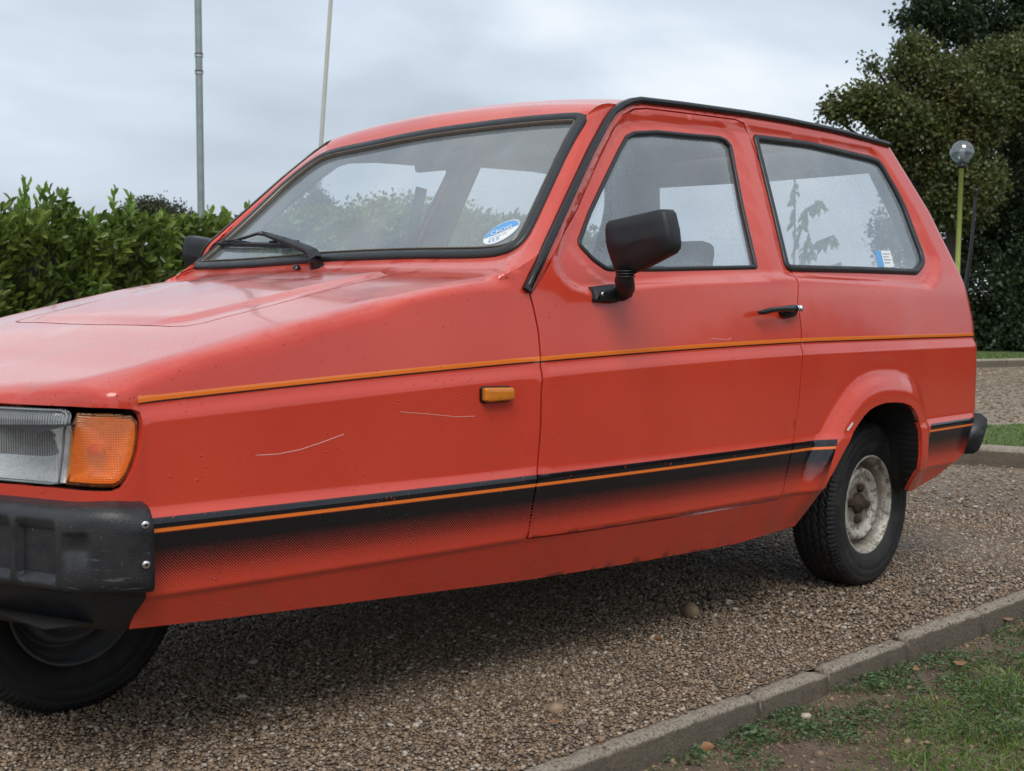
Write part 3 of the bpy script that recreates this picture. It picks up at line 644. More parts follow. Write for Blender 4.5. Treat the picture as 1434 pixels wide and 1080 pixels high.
V=[(3.02,1.2,.085),(3.25,1.9,.085),(3.9,2.6,.085),(4.05,1.6,.085),(4.4,.85,.085),(5.4,.35,.085),(6.6,-.2,.085),(8,-.9,.085),(8,-3,.085),(3.8,-2,.085),(3.5,-1.3,.085),(3.32,-.55,.085),(3.17,.06,.085),(3.06,.62,.085)]
part('grass_island',V,[tuple(range(14))[::-1]],M['turf'],None,smooth=False,kind='structure')
far=[(6.2,9.3),(9.0,6.9),(11.5,5.5),(13.9,4.5),(16.3,3.5),(18.6,2.4),(20.8,1.3)]
fk=[]
for i in range(len(far)-1):
    for j in range(3): fk.append(tuple(np.array(far[i])+(np.array(far[i+1])-np.array(far[i]))*j/3))
kerb_path('far_kerb','long low kerb in front of the strip of grass below the trees',fk,.15,.11,1)
V=[(a,b,.095) for a,b in far]+[(60,-20,.095),(60,60,.095),(-20,60,.095),(-40,6.5,.095),(-1,6.1,.095),(3,7.0,.095)]
part('grass_verge',V,[tuple(range(len(V)))],M['turf'],None,smooth=False,kind='structure')
# ---------------------------------------------------------------- foliage
def leaves(P,D,L,Wd,rngl,fold=.25,tint=None,shape='hex'):
    """leaf blades at P pointing along D"""
    n=len(P); D=D/(np.linalg.norm(D,axis=1,keepdims=True)+1e-9); R=rngl.normal(size=(n,3)); S=np.cross(D,R); S/=np.linalg.norm(S,axis=1,keepdims=True)+1e-9; N=np.cross(S,D)
    L=np.broadcast_to(L,(n,));Wd=np.broadcast_to(Wd,(n,))
    if shape=='hex':
        tpl=[(0,0,0),(.32,.5,1),(.72,.42,1),(1,0,-.3),(.72,-.42,1),(.32,-.5,1),(.5,0,0)]
        Fc=[(0,6,1),(1,6,2),(2,6,3),(3,6,4),(4,6,5),(5,6,0)]
    elif shape=='quad':
        tpl=[(0,0,0),(.5,.5,.6),(1,0,0),(.5,-.5,.6)]; Fc=[(0,3,1),(1,3,2)]
    else: # blade
        tpl=[(0,.5,0),(0,-.5,0),(.55,.38,.1),(.55,-.38,.1),(1,0,-.5)]; Fc=[(0,1,3),(0,3,2),(2,3,4)]
    tp=np.array(tpl); m=len(tp)
    V=P[:,None]+D[:,None]*(tp[:,0]*1.)[None,:,None]*L[:,None,None]+S[:,None]*tp[:,1][None,:,None]*Wd[:,None,None]+N[:,None]*(tp[:,2]*fold)[None,:,None]*Wd[:,None,None]
    if shape!='quad': V[...,2]-= (tp[:,0]**2)[None]*L[:,None]*(.12 if shape=='hex' else .35)
    F=(np.array(Fc)[None]+(np.arange(n)*m)[:,None,None]).reshape(-1,3)
    ti=np.repeat(rngl.random(n) if tint is None else tint,m)
    return V.reshape(-1,3),F,ti
def cat(L):
    V=[];F=[];T=[];n=0
    for v,f,t in L: V.append(v);F.append(f+n);T.append(t);n+=len(v)
    return np.vstack(V),np.vstack(F),np.concatenate(T)
def fpart(name,L,mat,parent,**k):
    V,F,T=cat(L); return part(name,V,F,mat,parent,attrs={'tint':('FLOAT',T)},**k)
# laurel hedge
hp=np.array([(-9,4.6),(-5,5.6),(-1.7,6.67),(1.02,7.4),(3.95,7.9),(6.84,8.1),(10.5,8.6)])
hh=[1.45,1.42,1.40,1.47,1.55,1.85,1.95]
seg=np.concatenate([[0],np.cumsum(np.linalg.norm(np.diff(hp,axis=0),axis=1))]); HL=seg[-1]
def hpos(u): return np.stack([np.interp(u,seg,hp[:,0]),np.interp(u,seg,hp[:,1])],-1)
def htop(u): return np.interp(u,[3.5,9.5,10.4,10.85,11.1,11.37,11.6,12.0,12.5,13.3,14.5,16,17.4,20],[1.4,1.38,1.42,1.56,1.55,1.36,1.48,1.52,1.52,1.60,1.70,1.80,1.80,1.6])+.05*np.sin(u*8.1)+.045*np.sin(u*17.7+2)
hedge=thing('laurel_hedge','dense glossy green laurel hedge with upright shoots behind the car','hedge',(0,6.6,0))
r=np.random.default_rng(11); n=27000
u=np.where(r.random(n)<.12,r.uniform(3.5,9.3,n),r.uniform(9.3,HL,n)); c=hpos(u); dn=(hpos(u+.05)-hpos(u-.05)); dn/=np.linalg.norm(dn,axis=1,keepdims=True); nr=np.stack([dn[:,1],-dn[:,0]],1) # towards the camera
top=htop(u); w=r.random(n)
zf=np.where(w<.72,r.uniform(.05,1,n)**.8,1-.12*r.random(n)); dep=np.where(w<.72,.45-.28*r.random(n)**1.6,r.uniform(-.5,.42,n))
cl=.10*np.sin(u*6+zf*7)+.07*np.sin(u*13-zf*11); dep=dep+cl*(w<.72)
z=top*zf; P=np.stack([c[:,0]+nr[:,0]*dep,c[:,1]+nr[:,1]*dep,z],1)
D=np.stack([nr[:,0]*.7,nr[:,1]*.7,np.full(n,.75)],1)+r.normal(0,.55,(n,3))
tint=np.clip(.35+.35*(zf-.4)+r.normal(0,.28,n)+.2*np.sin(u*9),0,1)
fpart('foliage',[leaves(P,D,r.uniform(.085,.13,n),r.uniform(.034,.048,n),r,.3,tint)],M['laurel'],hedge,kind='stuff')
L=[]
for i in range(60):
    u0=3.5+(HL-3.5)*(i+.5)/60; a=hpos(u0); L.append(tube([(a[0],a[1],0),(a[0]+r.uniform(-.1,.1),a[1]+r.uniform(-.1,.1),htop(u0)*.95)],[.02,.008],5))
V,F=join(L); part('stems',V,F,M['bark'],hedge,kind='stuff')
V=[];F=[];us=np.linspace(3.5,HL,40)
for q in us:
    a=hpos(q);d=hpos(q+.05)-hpos(q-.05);d/=np.linalg.norm(d);nn=np.array([d[1],-d[0]]);h=htop(q)-.22
    for k,zz in ((.12,.02),(.12,h),(-.2,h),(-.2,.02)): V.append((a[0]+nn[0]*k,a[1]+nn[1]*k,zz))
for i in range(39):
    for k in range(4): F.append((i*4+k,(i+1)*4+k,(i+1)*4+(k+1)%4,i*4+(k+1)%4))
part('inner_growth',V,F,M['bark'],hedge,smooth=False)
# shoots above the hedge: every leaf its own part
lf=[]
for k in range(3):
    v,f,t=leaves(np.zeros((1,3)),np.array([[0,0,1.]]),.105+.012*k,.040,np.random.default_rng(40+k),.35,np.array([.3+.3*k])); lf.append(mk('leaf',v,f,M['laurel_young'],True,{'tint':('FLOAT',t)}))
r=np.random.default_rng(5); nl=0
def shoot(x,y,z0,h,n,par,spread=.16):
    global nl
    top=Vector((x+r.uniform(-.05,.05),y+r.uniform(-.05,.05),z0+h)); V,F=tube([(x,y,z0-.4),(x,y,z0),top],[.007,.005,.002],5); part('stem',V,F,M['laurel_young'],par)
    for i in range(n):
        f=.05+.95*i/(n-1); p=Vector((x,y,z0)).lerp(top,f); a=i*2.4+r.uniform(-.3,.3); el=r.uniform(.5,.9)+.5*f
        d=Vector((math.cos(a)*math.cos(el),math.sin(a)*math.cos(el),math.sin(el)))
        o=put('leaf',lf[i%3],par); q=Vector((0,0,1)).rotation_difference(d)
        o.matrix_parent_inverse=Matrix.Translation(-Vector(par.location)); s=r.uniform(.75,1.15)
        o.location=p; o.rotation_mode='QUATERNION'; o.rotation_quaternion=q@Matrix.Rotation(r.uniform(0,6.3),3,'Z').to_quaternion(); o.scale=(s,s,s); nl+=1
SH=[(1.47,7.48,1.80,26),(1.60,7.5,1.74,20),(1.69,7.51,1.75,22),(1.86,7.54,1.74,22),(1.40,7.42,1.60,16),(1.75,7.45,1.62,16),(2.16,7.59,1.58,14),(2.31,7.62,1.80,20),(2.44,7.60,1.66,14),(2.52,7.66,1.74,18),(1.20,7.4,1.60,12),(3.38,7.8,1.70,12),(3.80,7.85,1.76,14),(3.62,7.8,1.68,10),(2.9,7.7,1.62,10)]
for x,y,zt,nn in SH: shoot(x,y-.15,1.30,zt-1.30-.05,nn,hedge)
# ---------------------------------------------------------------- trees
def tree(name,label,cat,base,H,blobs,nl,leafL,mat,rs,group=None,trunk=.16,core=True,shape='quad',cl=.22):
    r=np.random.default_rng(rs); t=thing(name,label,cat,(base[0],base[1],0),group)
    L=[]; bx,by=base; top=Vector((bx,by,H*.55)); L.append(tube([(bx,by,-.05),(bx+.05,by,H*.25),(bx-.04,by+.05,H*.55)],[trunk,trunk*.75,trunk*.5],8))
    for b in blobs:
        c=Vector(b[:3]); st=Vector((bx,by,min(H*.5,max(.5,c.z*.55)))); md=(st+c)/2+Vector((0,0,.15)); L.append(tube([st,md,c],[trunk*.4,trunk*.22,.02],6))
        for k in range(5):
            d=Vector(r.normal(size=3)).normalized(); L.append(tube([c-d*.1,c+Vector((d.x*b[3],d.y*b[3],d.z*b[4]))*.85],[.02,.005],4))
    V,F=join(L); part('trunk',V,F,M['bark'],t)
    vol=np.array([b[3]**2*b[4] for b in blobs])**.67; pr=vol/vol.sum(); nc=nl//34; bi=r.choice(len(blobs),nc,p=pr); B=np.array([b[:5] for b in blobs])[bi]
    d=r.normal(size=(nc,3)); d/=np.linalg.norm(d,axis=1,keepdims=True); rad=r.uniform(.45,1.08,nc)**.7
    C0=B[:,:3]+d*rad[:,None]*np.stack([B[:,3],B[:,3],B[:,4]],1); C0[:,2]=np.maximum(C0[:,2],.15)
    P=np.repeat(C0,34,0)+r.normal(0,cl*.42,(nc*34,3)); D=np.repeat(d,34,0)*.6+r.normal(0,.7,(nc*34,3))+np.array([0,0,-.1]); n=len(P)
    tint=np.clip(np.repeat(r.normal(.42,.22,nc),34)+r.normal(0,.15,n),0,1)
    fpart('crown',[leaves(P,D,r.uniform(.7,1.2,n)*leafL,r.uniform(.55,.8,n)*leafL,r,.2,tint,shape)],mat,t,kind='stuff')
    return t
def cw(X,Z): return (-3.517+X*.6753+Z*.7375, -2.454-X*.7375+Z*.6753)
def bl(px,py,Z,rr,rz): # crown lobe seen in direction (px,py) at range Z
    X=(px-717)/1818*Z; x,y=cw(X,Z); return (x,y,.829+(425-py)/1818*Z,rr,rz)
tree('maple_tree','olive tinged maple whose low branch reaches out to the left over the car roof','tree',(16.27,6.29),6,[(14.67, 7.3, 3.85, 0.28, 0.16), (14.93, 7.01, 3.96, 0.32, 0.22), (14.45, 7.54, 3.77, 0.1, 0.07), (15.19, 6.73, 3.69, 0.45, 0.4), (15.66, 6.66, 4.46, 0.42, 0.42), (15.97, 6.62, 3.37, 0.65, 0.6), (16.44, 6.25, 3.95, 0.7, 0.7), (16.17, 6.25, 2.68, 0.7, 0.6), (15.53, 6.66, 4.72, 0.2, 0.18), (15.02, 7.06, 4.48, 0.07, 0.06), (17.3, 5.91, 4.35, 0.7, 0.7)],52000,0.075,M['olive'],21)
tree('maple_tree','tall dark green maple filling the upper right corner behind the globe lamp','tree',(18.95,6.32),9,[(17.27, 7.42, 5.73, 0.38, 0.28), (17.1, 7.6, 5.46, 0.12, 0.08), (17.83, 7.11, 5.65, 0.55, 0.45), (17.85, 7.38, 6.56, 0.6, 0.6), (18.62, 6.69, 5.97, 0.8, 0.7), (18.26, 6.79, 4.94, 0.6, 0.5), (19.12, 6.14, 5.1, 1.0, 0.9), (20.13, 5.77, 6.21, 1.2, 1.1), (19.28, 6.71, 7.34, 1.2, 1.0), (20.31, 5.59, 4.31, 1.3, 1.1)],60000,0.085,M['oak'],22)
tree('shade_tree','dark broad tree closing the view to the ground behind the lime green lamp post','tree',(19.28,6.71),7,[(17.95, 7.42, 2.0, 1.0, 0.9), (18.62, 6.69, 2.99, 1.1, 1.0), (19.0, 5.97, 1.99, 1.1, 1.0), (17.93, 6.4, 1.13, 0.9, 0.7), (17.85, 7.38, 0.77, 0.9, 0.6), (18.13, 5.88, 0.65, 0.9, 0.55), (20.13, 5.77, 3.3, 1.4, 1.3), (19.96, 5.23, 1.14, 1.3, 1.0), (17.46, 6.33, 0.3, 0.7, 0.35), (17.81, 5.64, 0.25, 0.8, 0.35), (17.43, 6.8, 0.17, 0.6, 0.3)],85000,0.08,M['oak'],23)
tree('round_bush','grey green bushy tree far beyond the hedge, between the hedge and the windscreen pillar','tree',(13.01,23.91),2.4,[(12.96, 23.98, 2.81, 0.5, 0.35), (13.24, 23.67, 2.73, 0.5, 0.3), (12.74, 24.22, 2.56, 0.4, 0.3), (13.46, 23.43, 2.4, 0.6, 0.4)],9000,0.075,M['farleaf'],24)
tree('conifer','feathery dark conifer behind the hedge, seen through the left of the windscreen','tree',(7.59,11.33),2.6,[(7.59, 11.33, 2.34, 0.08, 0.1), (7.56, 11.36, 2.13, 0.22, 0.16), (7.63, 11.29, 1.94, 0.34, 0.16), (7.51, 11.42, 1.74, 0.42, 0.2), (7.65, 11.26, 1.55, 0.48, 0.25)],9000,0.06,M['farleaf'],25,cl=.16)
tree('leafy_bush','rounded bush beyond the hedge seen through the middle of the windscreen','bush',(9.39,11.59),2.2,[(9.11, 11.9, 1.93, 0.5, 0.35), (9.46, 11.51, 2.01, 0.5, 0.35), (9.81, 11.12, 1.95, 0.5, 0.3), (8.89, 12.13, 1.77, 0.4, 0.3)],9000,0.07,M['laurel'],26)

# unseen foliage ring added behind the camera to darken reflections in paint and glass
r=np.random.default_rng(60); TB=[]
for i in range(11):
    a=math.radians(188+i*17); R_=15+2*math.sin(i*2.3); x,y=-1+R_*math.cos(a),-1+R_*math.sin(a); h=(2.7+.8*math.sin(i*1.9))*(.55 if i<4 else 1)
    n=3600; d=r.normal(size=(n,3)); d/=np.linalg.norm(d,axis=1,keepdims=True); q=r.uniform(.4,1,n)[:,None]
    P=np.array([x,y,h*.5])+d*q*np.array([3.0,3.0,h*.5]); TB.append(leaves(P,d+r.normal(0,.6,(n,3)),r.uniform(.25,.4,n),.2,r,.2,np.clip(r.normal(.4,.2,n),0,1),'quad'))
fpart('unseen_foliage_ring',TB,M['oak'],None,kind='stuff',label='unseen belt of foliage added behind the camera for dark reflections',category='trees')
# sapling added beyond the car as stand-in for leaves reflected in the rear window
sx,sy=3.36,1.56
sap=thing('stand_in_sapling','slender added sapling with drooping leaves, standing in for leaf reflections in the rear side window','tree',(sx,sy,.085))
r=np.random.default_rng(9)
br=[[(0,0,.08),(-.02,0,.7),(.0,0,1.2),(-.01,0,1.66)],[(0,0,.85),(.03,-.03,1.05),(.06,-.06,1.25)],[(0,0,1.0),(.09,-.10,1.20),(.16,-.17,1.24)],[(0,0,1.15),(.05,-.05,1.40),(.11,-.12,1.44)],[(0,0,.9),(-.06,.06,1.15),(-.10,.10,1.30)],[(0,0,.9),(.10,-.09,1.02),(.20,-.2,1.08)]]
br=[[(a+sx,b+sy,c) for a,b,c in q] for q in br]
V,F=join([tube(b,[.010-.002*i for i in range(len(b))],5) for b in br]); part('trunk',V,F,M['bark'],sap)
Q=[];D=[]
for b in br:
    for k in range(40):
        f=.3+.7*k/39.5; j=min(len(b)-2,int(f*(len(b)-1))); g=f*(len(b)-1)-j; p=np.array(b[j])*(1-g)+np.array(b[j+1])*g
        Q.append(p);D.append(r.normal(0,.55,3)+np.array([.1,0,-.9]))
Q=np.array(Q);fpart('crown',[leaves(Q,np.array(D),r.uniform(.045,.085,len(Q)),.026,r,.3)],M['laurel'],sap,kind='stuff')
# ---------------------------------------------------------------- grass, weeds, fallen leaves
def blades(x,y,z,h,rngl,w=.004,spread=.45,tn=None):
    n=len(x); D=rngl.normal(0,spread,(n,3)); D[:,2]=1; return leaves(np.stack([x,y,z],1),D,h,w,rngl,.1,tn,'blade')
r=np.random.default_rng(31); L=[]
def clump(cx,cy,rad,n,h0,h1):
    n=int(n*.55); h0*=.75; h1*=.75
    a=r.uniform(0,6.283,n);q=rad*np.sqrt(r.random(n));x=cx+q*np.cos(a)*1.3;y=cy+q*np.sin(a)
    k=y<kerb_y(x)-.055; x,y=x[k],y[k]; L.append(blades(x,y,soilz(x,y)-.004,r.uniform(h0,h1,len(x)),r,r.uniform(.0022,.0042,len(x)),.65))
for cx,cy,rad,n,a,b in ((-1.02,-1.44,.18,1700,.025,.06),(-.76,-1.42,.22,2600,.03,.075),(-.90,-1.30,.12,700,.02,.05),(-.50,-1.36,.20,2000,.03,.07),(-1.10,-1.56,.2,1700,.03,.07),(-1.12,-1.27,.10,420,.015,.04),(-1.30,-1.40,.12,400,.015,.04),(-.35,-1.55,.3,2500,.03,.08),(.1,-1.7,.4,2200,.03,.08),(-.80,-1.75,.3,2200,.03,.08),(-1.5,-1.6,.25,1000,.02,.05),(-2.2,-1.9,.4,1500,.02,.06),(.8,-1.6,.5,1800,.02,.07)): clump(cx,cy,rad,n,a,b)
for i in range(46):
    cx=r.uniform(-1.8,.6); clump(cx,kerb_y(cx)-.065-r.random()*.04,.035,26,.012,.035)
for i in range(60): clump(r.uniform(-1.6,.6),r.uniform(-1.75,-1.06),.05,30,.010,.03)
fpart('grass',L,M['grassb'],None,kind='stuff',label='short green grass tufts growing on the soil verge',category='grass')
L=[]
def rosette(cx,cy,rad,n,h):
    n=int(n*.95); rad*=1.12; h*=.7
    a=r.uniform(0,6.283,n);q=rad*np.sqrt(r.random(n));x=cx+q*np.cos(a);y=cy+q*np.sin(a);k=y<kerb_y(x)-.052;x,y,a=x[k],y[k],a[k]
    D=np.stack([np.cos(a)+r.normal(0,.5,len(x)),np.sin(a)+r.normal(0,.5,len(x)),r.uniform(-.05,.6,len(x))],1)
    L.append(leaves(np.stack([x,y,soilz(x,y)+r.uniform(.002,h,len(x))],1),D,r.uniform(.006,.015,len(x)),r.uniform(.003,.007,len(x)),r,.3))
for cx,cy,rad,n,h in ((-1.47,-1.03,.05,160,.02),(-1.31,-1.05,.07,420,.022),(-1.20,-1.08,.08,560,.024),(-1.10,-1.12,.07,380,.02),(-1.15,-1.17,.06,240,.018),(-.83,-1.06,.07,420,.024),(-.72,-1.09,.07,380,.022),(-.64,-1.05,.06,300,.02),(-.78,-1.14,.06,260,.018),(-.52,-1.11,.07,260,.018),(-.43,-1.09,.06,260,.02),(-.04,-1.12,.09,360,.02),(-.16,-1.20,.08,260,.02),(-.95,-1.22,.07,260,.018),(-.62,-1.27,.09,420,.022),(-.90,-1.36,.1,480,.028),(-.72,-1.34,.08,380,.03),(-1.02,-1.17,.05,160,.015),(-.35,-1.22,.08,260,.018),(.2,-1.2,.12,300,.02),(-1.4,-1.15,.05,130,.015)): rosette(cx,cy,rad,n,h)
n=9000;x=r.uniform(-2.0,.7,n);y=kerb_y(x)-.055-r.random(n)**1.6*.9
V,F,ti=scatter_ico(np.stack([x,y,soilz(x,y)+.001],1),.0028*r.lognormal(0,.45,n),r,tint=np.clip(r.normal(.22,.2,n),0,1))
kx=r.uniform(-1.9,.6,70);kv,kf,kt=scatter_ico(np.stack([kx,kerb_y(kx)-r.uniform(.004,.044,70),np.full(70,.0155)],1),.0034*r.lognormal(0,.3,70),r)
F=np.vstack([F,kf+len(V)]);V=np.vstack([V,kv]);ti=np.concatenate([ti,kt])
part('soil_crumbs',V,F,M['pebble'],None,attrs={'tint':('FLOAT',ti)},kind='stuff',label='crumbs of soil and grit lying on the verge',category='soil')
fpart('ground_weeds',L,M['weed'],None,kind='stuff',label='low creeping weeds spread along the soil beside the kerb',category='weeds')
# turf blades on the island and the far verge edge
L=[];n=15000;x=r.uniform(3.02,6.2,n);y=r.uniform(-1.2,2.2,n);k=(sdpoly(x,y,[(3.02,1.2),(3.25,1.9),(3.9,2.6),(4.05,1.6),(4.4,.85),(5.4,.35),(6.6,-.2),(8,-.9),(8,-3),(3.8,-2),(3.5,-1.3),(3.32,-.55),(3.17,.06),(3.06,.62)])<-.08);x,y=x[k],y[k]
L.append(blades(x,y,np.full(len(x),.084),r.uniform(.02,.05,len(x)),r,.006,.6))
fpart('island_grass',L,M['grassb'],None,kind='stuff',label='bright mown grass on the kerbed island behind the car',category='grass')
L=[];n=9000;x=r.uniform(9,22,n);f=np.interp(x,[p[0] for p in far],[p[1] for p in far]);y=f+.12+r.random(n)*1.6;L.append(blades(x,y,np.full(n,.09),r.uniform(.03,.07,n),r,.012,.5))
fpart('verge_grass',L,M['grassb'],None,kind='stuff',label='strip of rough grass below the dark trees',category='grass')
LV=[((0.0,-1.10),.035,'curled tan leaf on the weeds at the far right end of the kerb'),((-.05,-1.17),.028,'pale brown leaf on soil right of the weeds by the kerb'),((-.53,-1.16),.034,'long reddish leaf on the soil behind the weeds'),((-.65,-1.13),.026,'brown leaf tucked among creeping weeds near the broken kerb end'),((-1.45,-1.06),.030,'rust coloured leaf against the kerb at the bottom of the view'),((-1.08,-1.19),.024,'small pinkish leaf on bare soil between weeds'),((-.98,-.60),.026,'small brown leaf on the gravel in front of the rear wheel'),((-1.62,-.82),.026,'orange brown leaf on the gravel near the bottom of the view'),((-.30,-.80),.024,'orange leaf scrap on gravel beside the far kerb')]
for i,((x,y),s,lab) in enumerate(LV):
    q=np.random.default_rng(70+i); a=q.uniform(0,6.28); v,f,t=leaves(np.zeros((1,3)),np.array([[math.cos(a),math.sin(a),.15]]),s,s*.62,q,.22)
    o=part('dead_leaf',v,f,M['deadleaf'],None,label=lab,category='leaf',group='fallen leaves on the ground'); o.location=(x,y,(.014 if y>-1. else float(soilz(np.array(x),np.array(y)))+.022))
# ---------------------------------------------------------------- poles and lamp
def pole(name,label,cat,x,y,h,r0,r1,lean,mat,joints):
    t=thing(name,label,cat,(x,y,0)); n=6; pts=[(x+lean[0]*h*i/n,y+lean[1]*h*i/n,h*i/n-.05) for i in range(n+1)]
    V,F=tube(pts,[r0+(r1-r0)*i/n for i in range(n+1)],14); part('shaft',V,F,mat,t)
    for z in joints:
        c=Vector((x+lean[0]*z,y+lean[1]*z,z)); rr=r0+(r1-r0)*z/h; V,F=tube([c-Vector((0,0,.02)),c+Vector((0,0,.02))],rr*1.18,14); part('collar',V,F,mat,t)
    V,F=tube([(x,y,0),(x,y,.35)],r0*1.5,14); part('base_sleeve',V,F,mat,t); return t
pole('lamp_column','tall grey galvanised column rising behind the hedge, the thicker and nearer of the two','pole',4.56,9.46,9,.039,.034,(-.004,.0),M['galv'],[3.45,3.27])
pole('flag_pole','thin pale leaning pole rising behind the windscreen of the car','pole',9.09,13.39,10,.036,.026,(.050,-.055),M['galv_pale'],[])
gl=thing('globe_lamp','clear glass globe lamp on a lime green post in front of the dark trees','lamp post',(13.89,5.18,0))
V,F=tube([(13.89,5.18,0),(13.92,5.15,2.74)],[.036,.032],14); part('post',V,F,M['yellowgreen'],gl)
V,F=lathe([(0,2.70),(.06,2.71),(.07,2.745),(.045,2.77),(.045,2.80)],20,'z'); V=[(a+13.92,b+5.15,c) for a,b,c in V]; part('collar',V,F,M['gloss_black'],gl)
M['globe']=mk_glass('globe_glass',.05,tint=(.62,.70,.78),drops=.1,refl=.22)
V,F=lathe([(.163*math.sin(a),2.93-.163*math.cos(a)) for a in np.linspace(.001,math.pi-.001,24)],36,'z'); V=[(a+13.92,b+5.15,c) for a,b,c in V]; part('globe',V,F,M['globe'],gl)
V,F=lathe([(0,2.83),(.026,2.81),(.03,2.88),(.043,2.92),(.026,2.97),(0,2.98)],16,'z'); V=[(a+13.92,b+5.15,c) for a,b,c in V]; part('bulb',V,F,M['galv_pale'],gl)
rd=thing('thin_black_stake','thin curved black stake standing in front of the dark trees beside the car tail','stake',(11.05,3.82,0))
V,F=tube([(11.05,3.82,-.05),(11.04,3.83,.6),(11.06,3.82,1.0),(11.10,3.78,1.5),(11.13,3.76,2.05),(11.135,3.755,2.18)],[.032,.030,.027,.018,.014,.010],10); part('shaft',V,F,M['gloss_black'],rd)
V,F=tube([(11.135,3.755,2.14),(11.137,3.753,2.19)],.022,10); part('cap',V,F,M['gloss_black'],rd)
# ---------------------------------------------------------------- the car
car=thing('three_wheeled_car','red three wheeled hatchback with black bumpers and orange pinstripes parked on the gravel','car',(0,0,0))
def fil(p,st=.03,it=2): return rounded(dens(p,st),it)
DWH=fil(DWIN,.022,1); RWH=fil(RWIN,.03,1)
def chk(p):
    q=[p[0]]
    for a,b in zip(p[:-1],p[1:]): a=np.array(a);b=np.array(b); q+=[tuple(a*.75+b*.25),tuple(a*.25+b*.75)]
    return q+[p[-1]]
ARCH0=chk(ARCH0); ARCH=ARCH0; ARCHF=ARCH0
DO=offs(DOOR,.0022); DI=offs(DOOR,-.0022)
RW=RWH; DW=DWH
LAMPH=[(-2.82,.6587)]+LAMPO[1:-1]+[(-2.82,.5218)]
# crease and nose lines shared by the side sheets and the top sheet
def Tx(x): return np.where(x<CRX[0],np.interp(x,[-2.7,-2.49,CRX[0]],[CRX_Z[0]-.034,CRX_Z[0]-.0265,CRX_Z[0]]),np.interp(x,CRX,CRX_Z))
crp=np.array([shell(s,z) for s,z in CREASE]); CRX=crp[:,0].copy(); CRX_Z=crp[:,2].copy(); CRY=-crp[:,1].copy()
CS=dens(CREASE[:10],.012,False)   # up to the foot of the windscreen pillar
nose_s=np.arange(CREASE[0][0]-.012,PS[0],-.012); nose=[]
for s in nose_s:
    z=.69
    for _ in range(8):
        x=float(shell(s,z)[0]); z=float(Tx(x))
    nose.append((float(s),z))
nose.append((float(PS[0]),nose[-1][1]))
UP=[(a,b) for a,b in CREASE[10:]]
gut=GUTTER[2:]
gutd=dens(gut,.016,False)
s_end=float(PS[-1])
outer=[SILLB[0]]+SILLB[1:7]+ARCH0+SILLR+[(.47,.372),(.56,.375),(s_end,.375),(s_end,.915),(.66,.915),(.66,1.27),(s_end,1.27),(s_end,1.3357),(.56,1.3357)]+gutd[::-1]+UP[::-1]+CS[::-1]+nose+[(float(PS[0]),.345),(-2.372,.345),(-2.392,.2866)]
BODYV=[];BODYF=[];BODYA=[];nb=0
def add(V,F,at):
    global nb
    BODYV.append(V);BODYF.append(F+nb);BODYA.append(at if at is not None else np.tile([[9.,9.,9.]],(len(V),1)));nb+=len(V)
for sg in (1,-1):
    fine=sg>0
    V,F,at=sheet(outer,[DO,RW,LAMPH],0,sg,margin=.0065,du=.022 if fine else .03,rows=ROWS if fine else np.arange(.2,1.4,.02),nrim=False)
    # both sides keep the stripes
    add(V,F,at)
# top sheet
cx=np.array([shell(s,z) for s,z in CS]); nx=np.array([shell(s,z) for s,z in nose])
near=[(p[0],p[1]) for p in np.vstack([nx[::-1],cx])]  # from the nose centre line to the pillar foot (y<0)
cow_n=(float(cx[-1][0]),float(cx[-1][1]))
ncow=41; cow=[(cow_n[0]-.012*(1-(y/cow_n[1])**2),y) for y in np.linspace(cow_n[1],-cow_n[1],ncow)]
topo=near+cow[1:-1]+[(x,-y) for x,y in near[::-1]][:-1]
def Tz(x,y):
    x=np.asarray(x,float);y=np.asarray(y,float);h=np.interp(x,CRX,CRY); q=np.clip(1-(y/h)**2,0,1)
    z=Tx(x)+.016*q*sst(-2.40,-2.15,x)
    # raised centre of the lid
    ry=np.interp(x,[-2.15,-2.08,-1.98,-1.77,-1.58],[.20,.285,.30,.315,.30]); z=z+.007*sst(ry+.012,ry-.012,np.abs(y))*sst(-2.135,-2.09,x)*sst(-1.54,-1.60,x)
    return z
bon_n=[(-1.585,-.338),(-1.70,-.352),(-1.85,-.362),(-2.01,-.362),(-2.09,-.354),(-2.117,-.338),(-2.128,-.30),(-2.134,-.2),(-2.145,-.05)]
bon=bon_n+[(x,-y) for x,y in bon_n[::-1]]
gu=np.arange(-2.62,-1.5,.02);gv=np.arange(-.62,.63,.02)
bh=offs(bon,.0025);bi=offs(bon,-.0025)
P,F=cdt(topo,[bh],gu,gv,.004,None,.0161)
V=np.column_stack([P,Tz(P[:,0],P[:,1])])
n=np.cross(V[F[0,1]]-V[F[0,0]],V[F[0,2]]-V[F[0,0]]); F=F if n[2]>0 else F[:,::-1]
add(V,F,None)
# windscreen surround and roof
def resamp(p,n):
    p=np.array(p,float);d=np.concatenate([[0],np.cumsum(np.linalg.norm(np.diff(p,axis=0),axis=1))]);t=np.linspace(0,d[-1],n)
    return np.stack([np.interp(t,d,p[:,i]) for i in range(3)],1)
S_=np.array(SOUT)
S_[0]=(-1.4640,.607,.9175); S_=np.vstack([S_,S_[:1]])
inn_b=resamp(S_[:7],ncow)[::-1]   # near to far
inn_b=inn_b
inn_n=S_[6:13];inn_t=S_[12:20];inn_f=S_[19:]
mirr=lambda p: farwarp(np.array(p)*[1,-1,1])
out_n=np.vstack([cx[-1:],[shell(*p) for p in UP],[shell(*p) for p in gut[:6]]])
iC=5
NR=40
NT_=31
def xroof(y,yw,x0): return x0-.012*(1-(y/yw)**2)
rc=np.array(shell(*gut[iC])); 
gz_=[tuple(shell(s,z)) for s,z in gutd]
out_f=mirr(out_n)
rf=mirr(rc[None])[0]
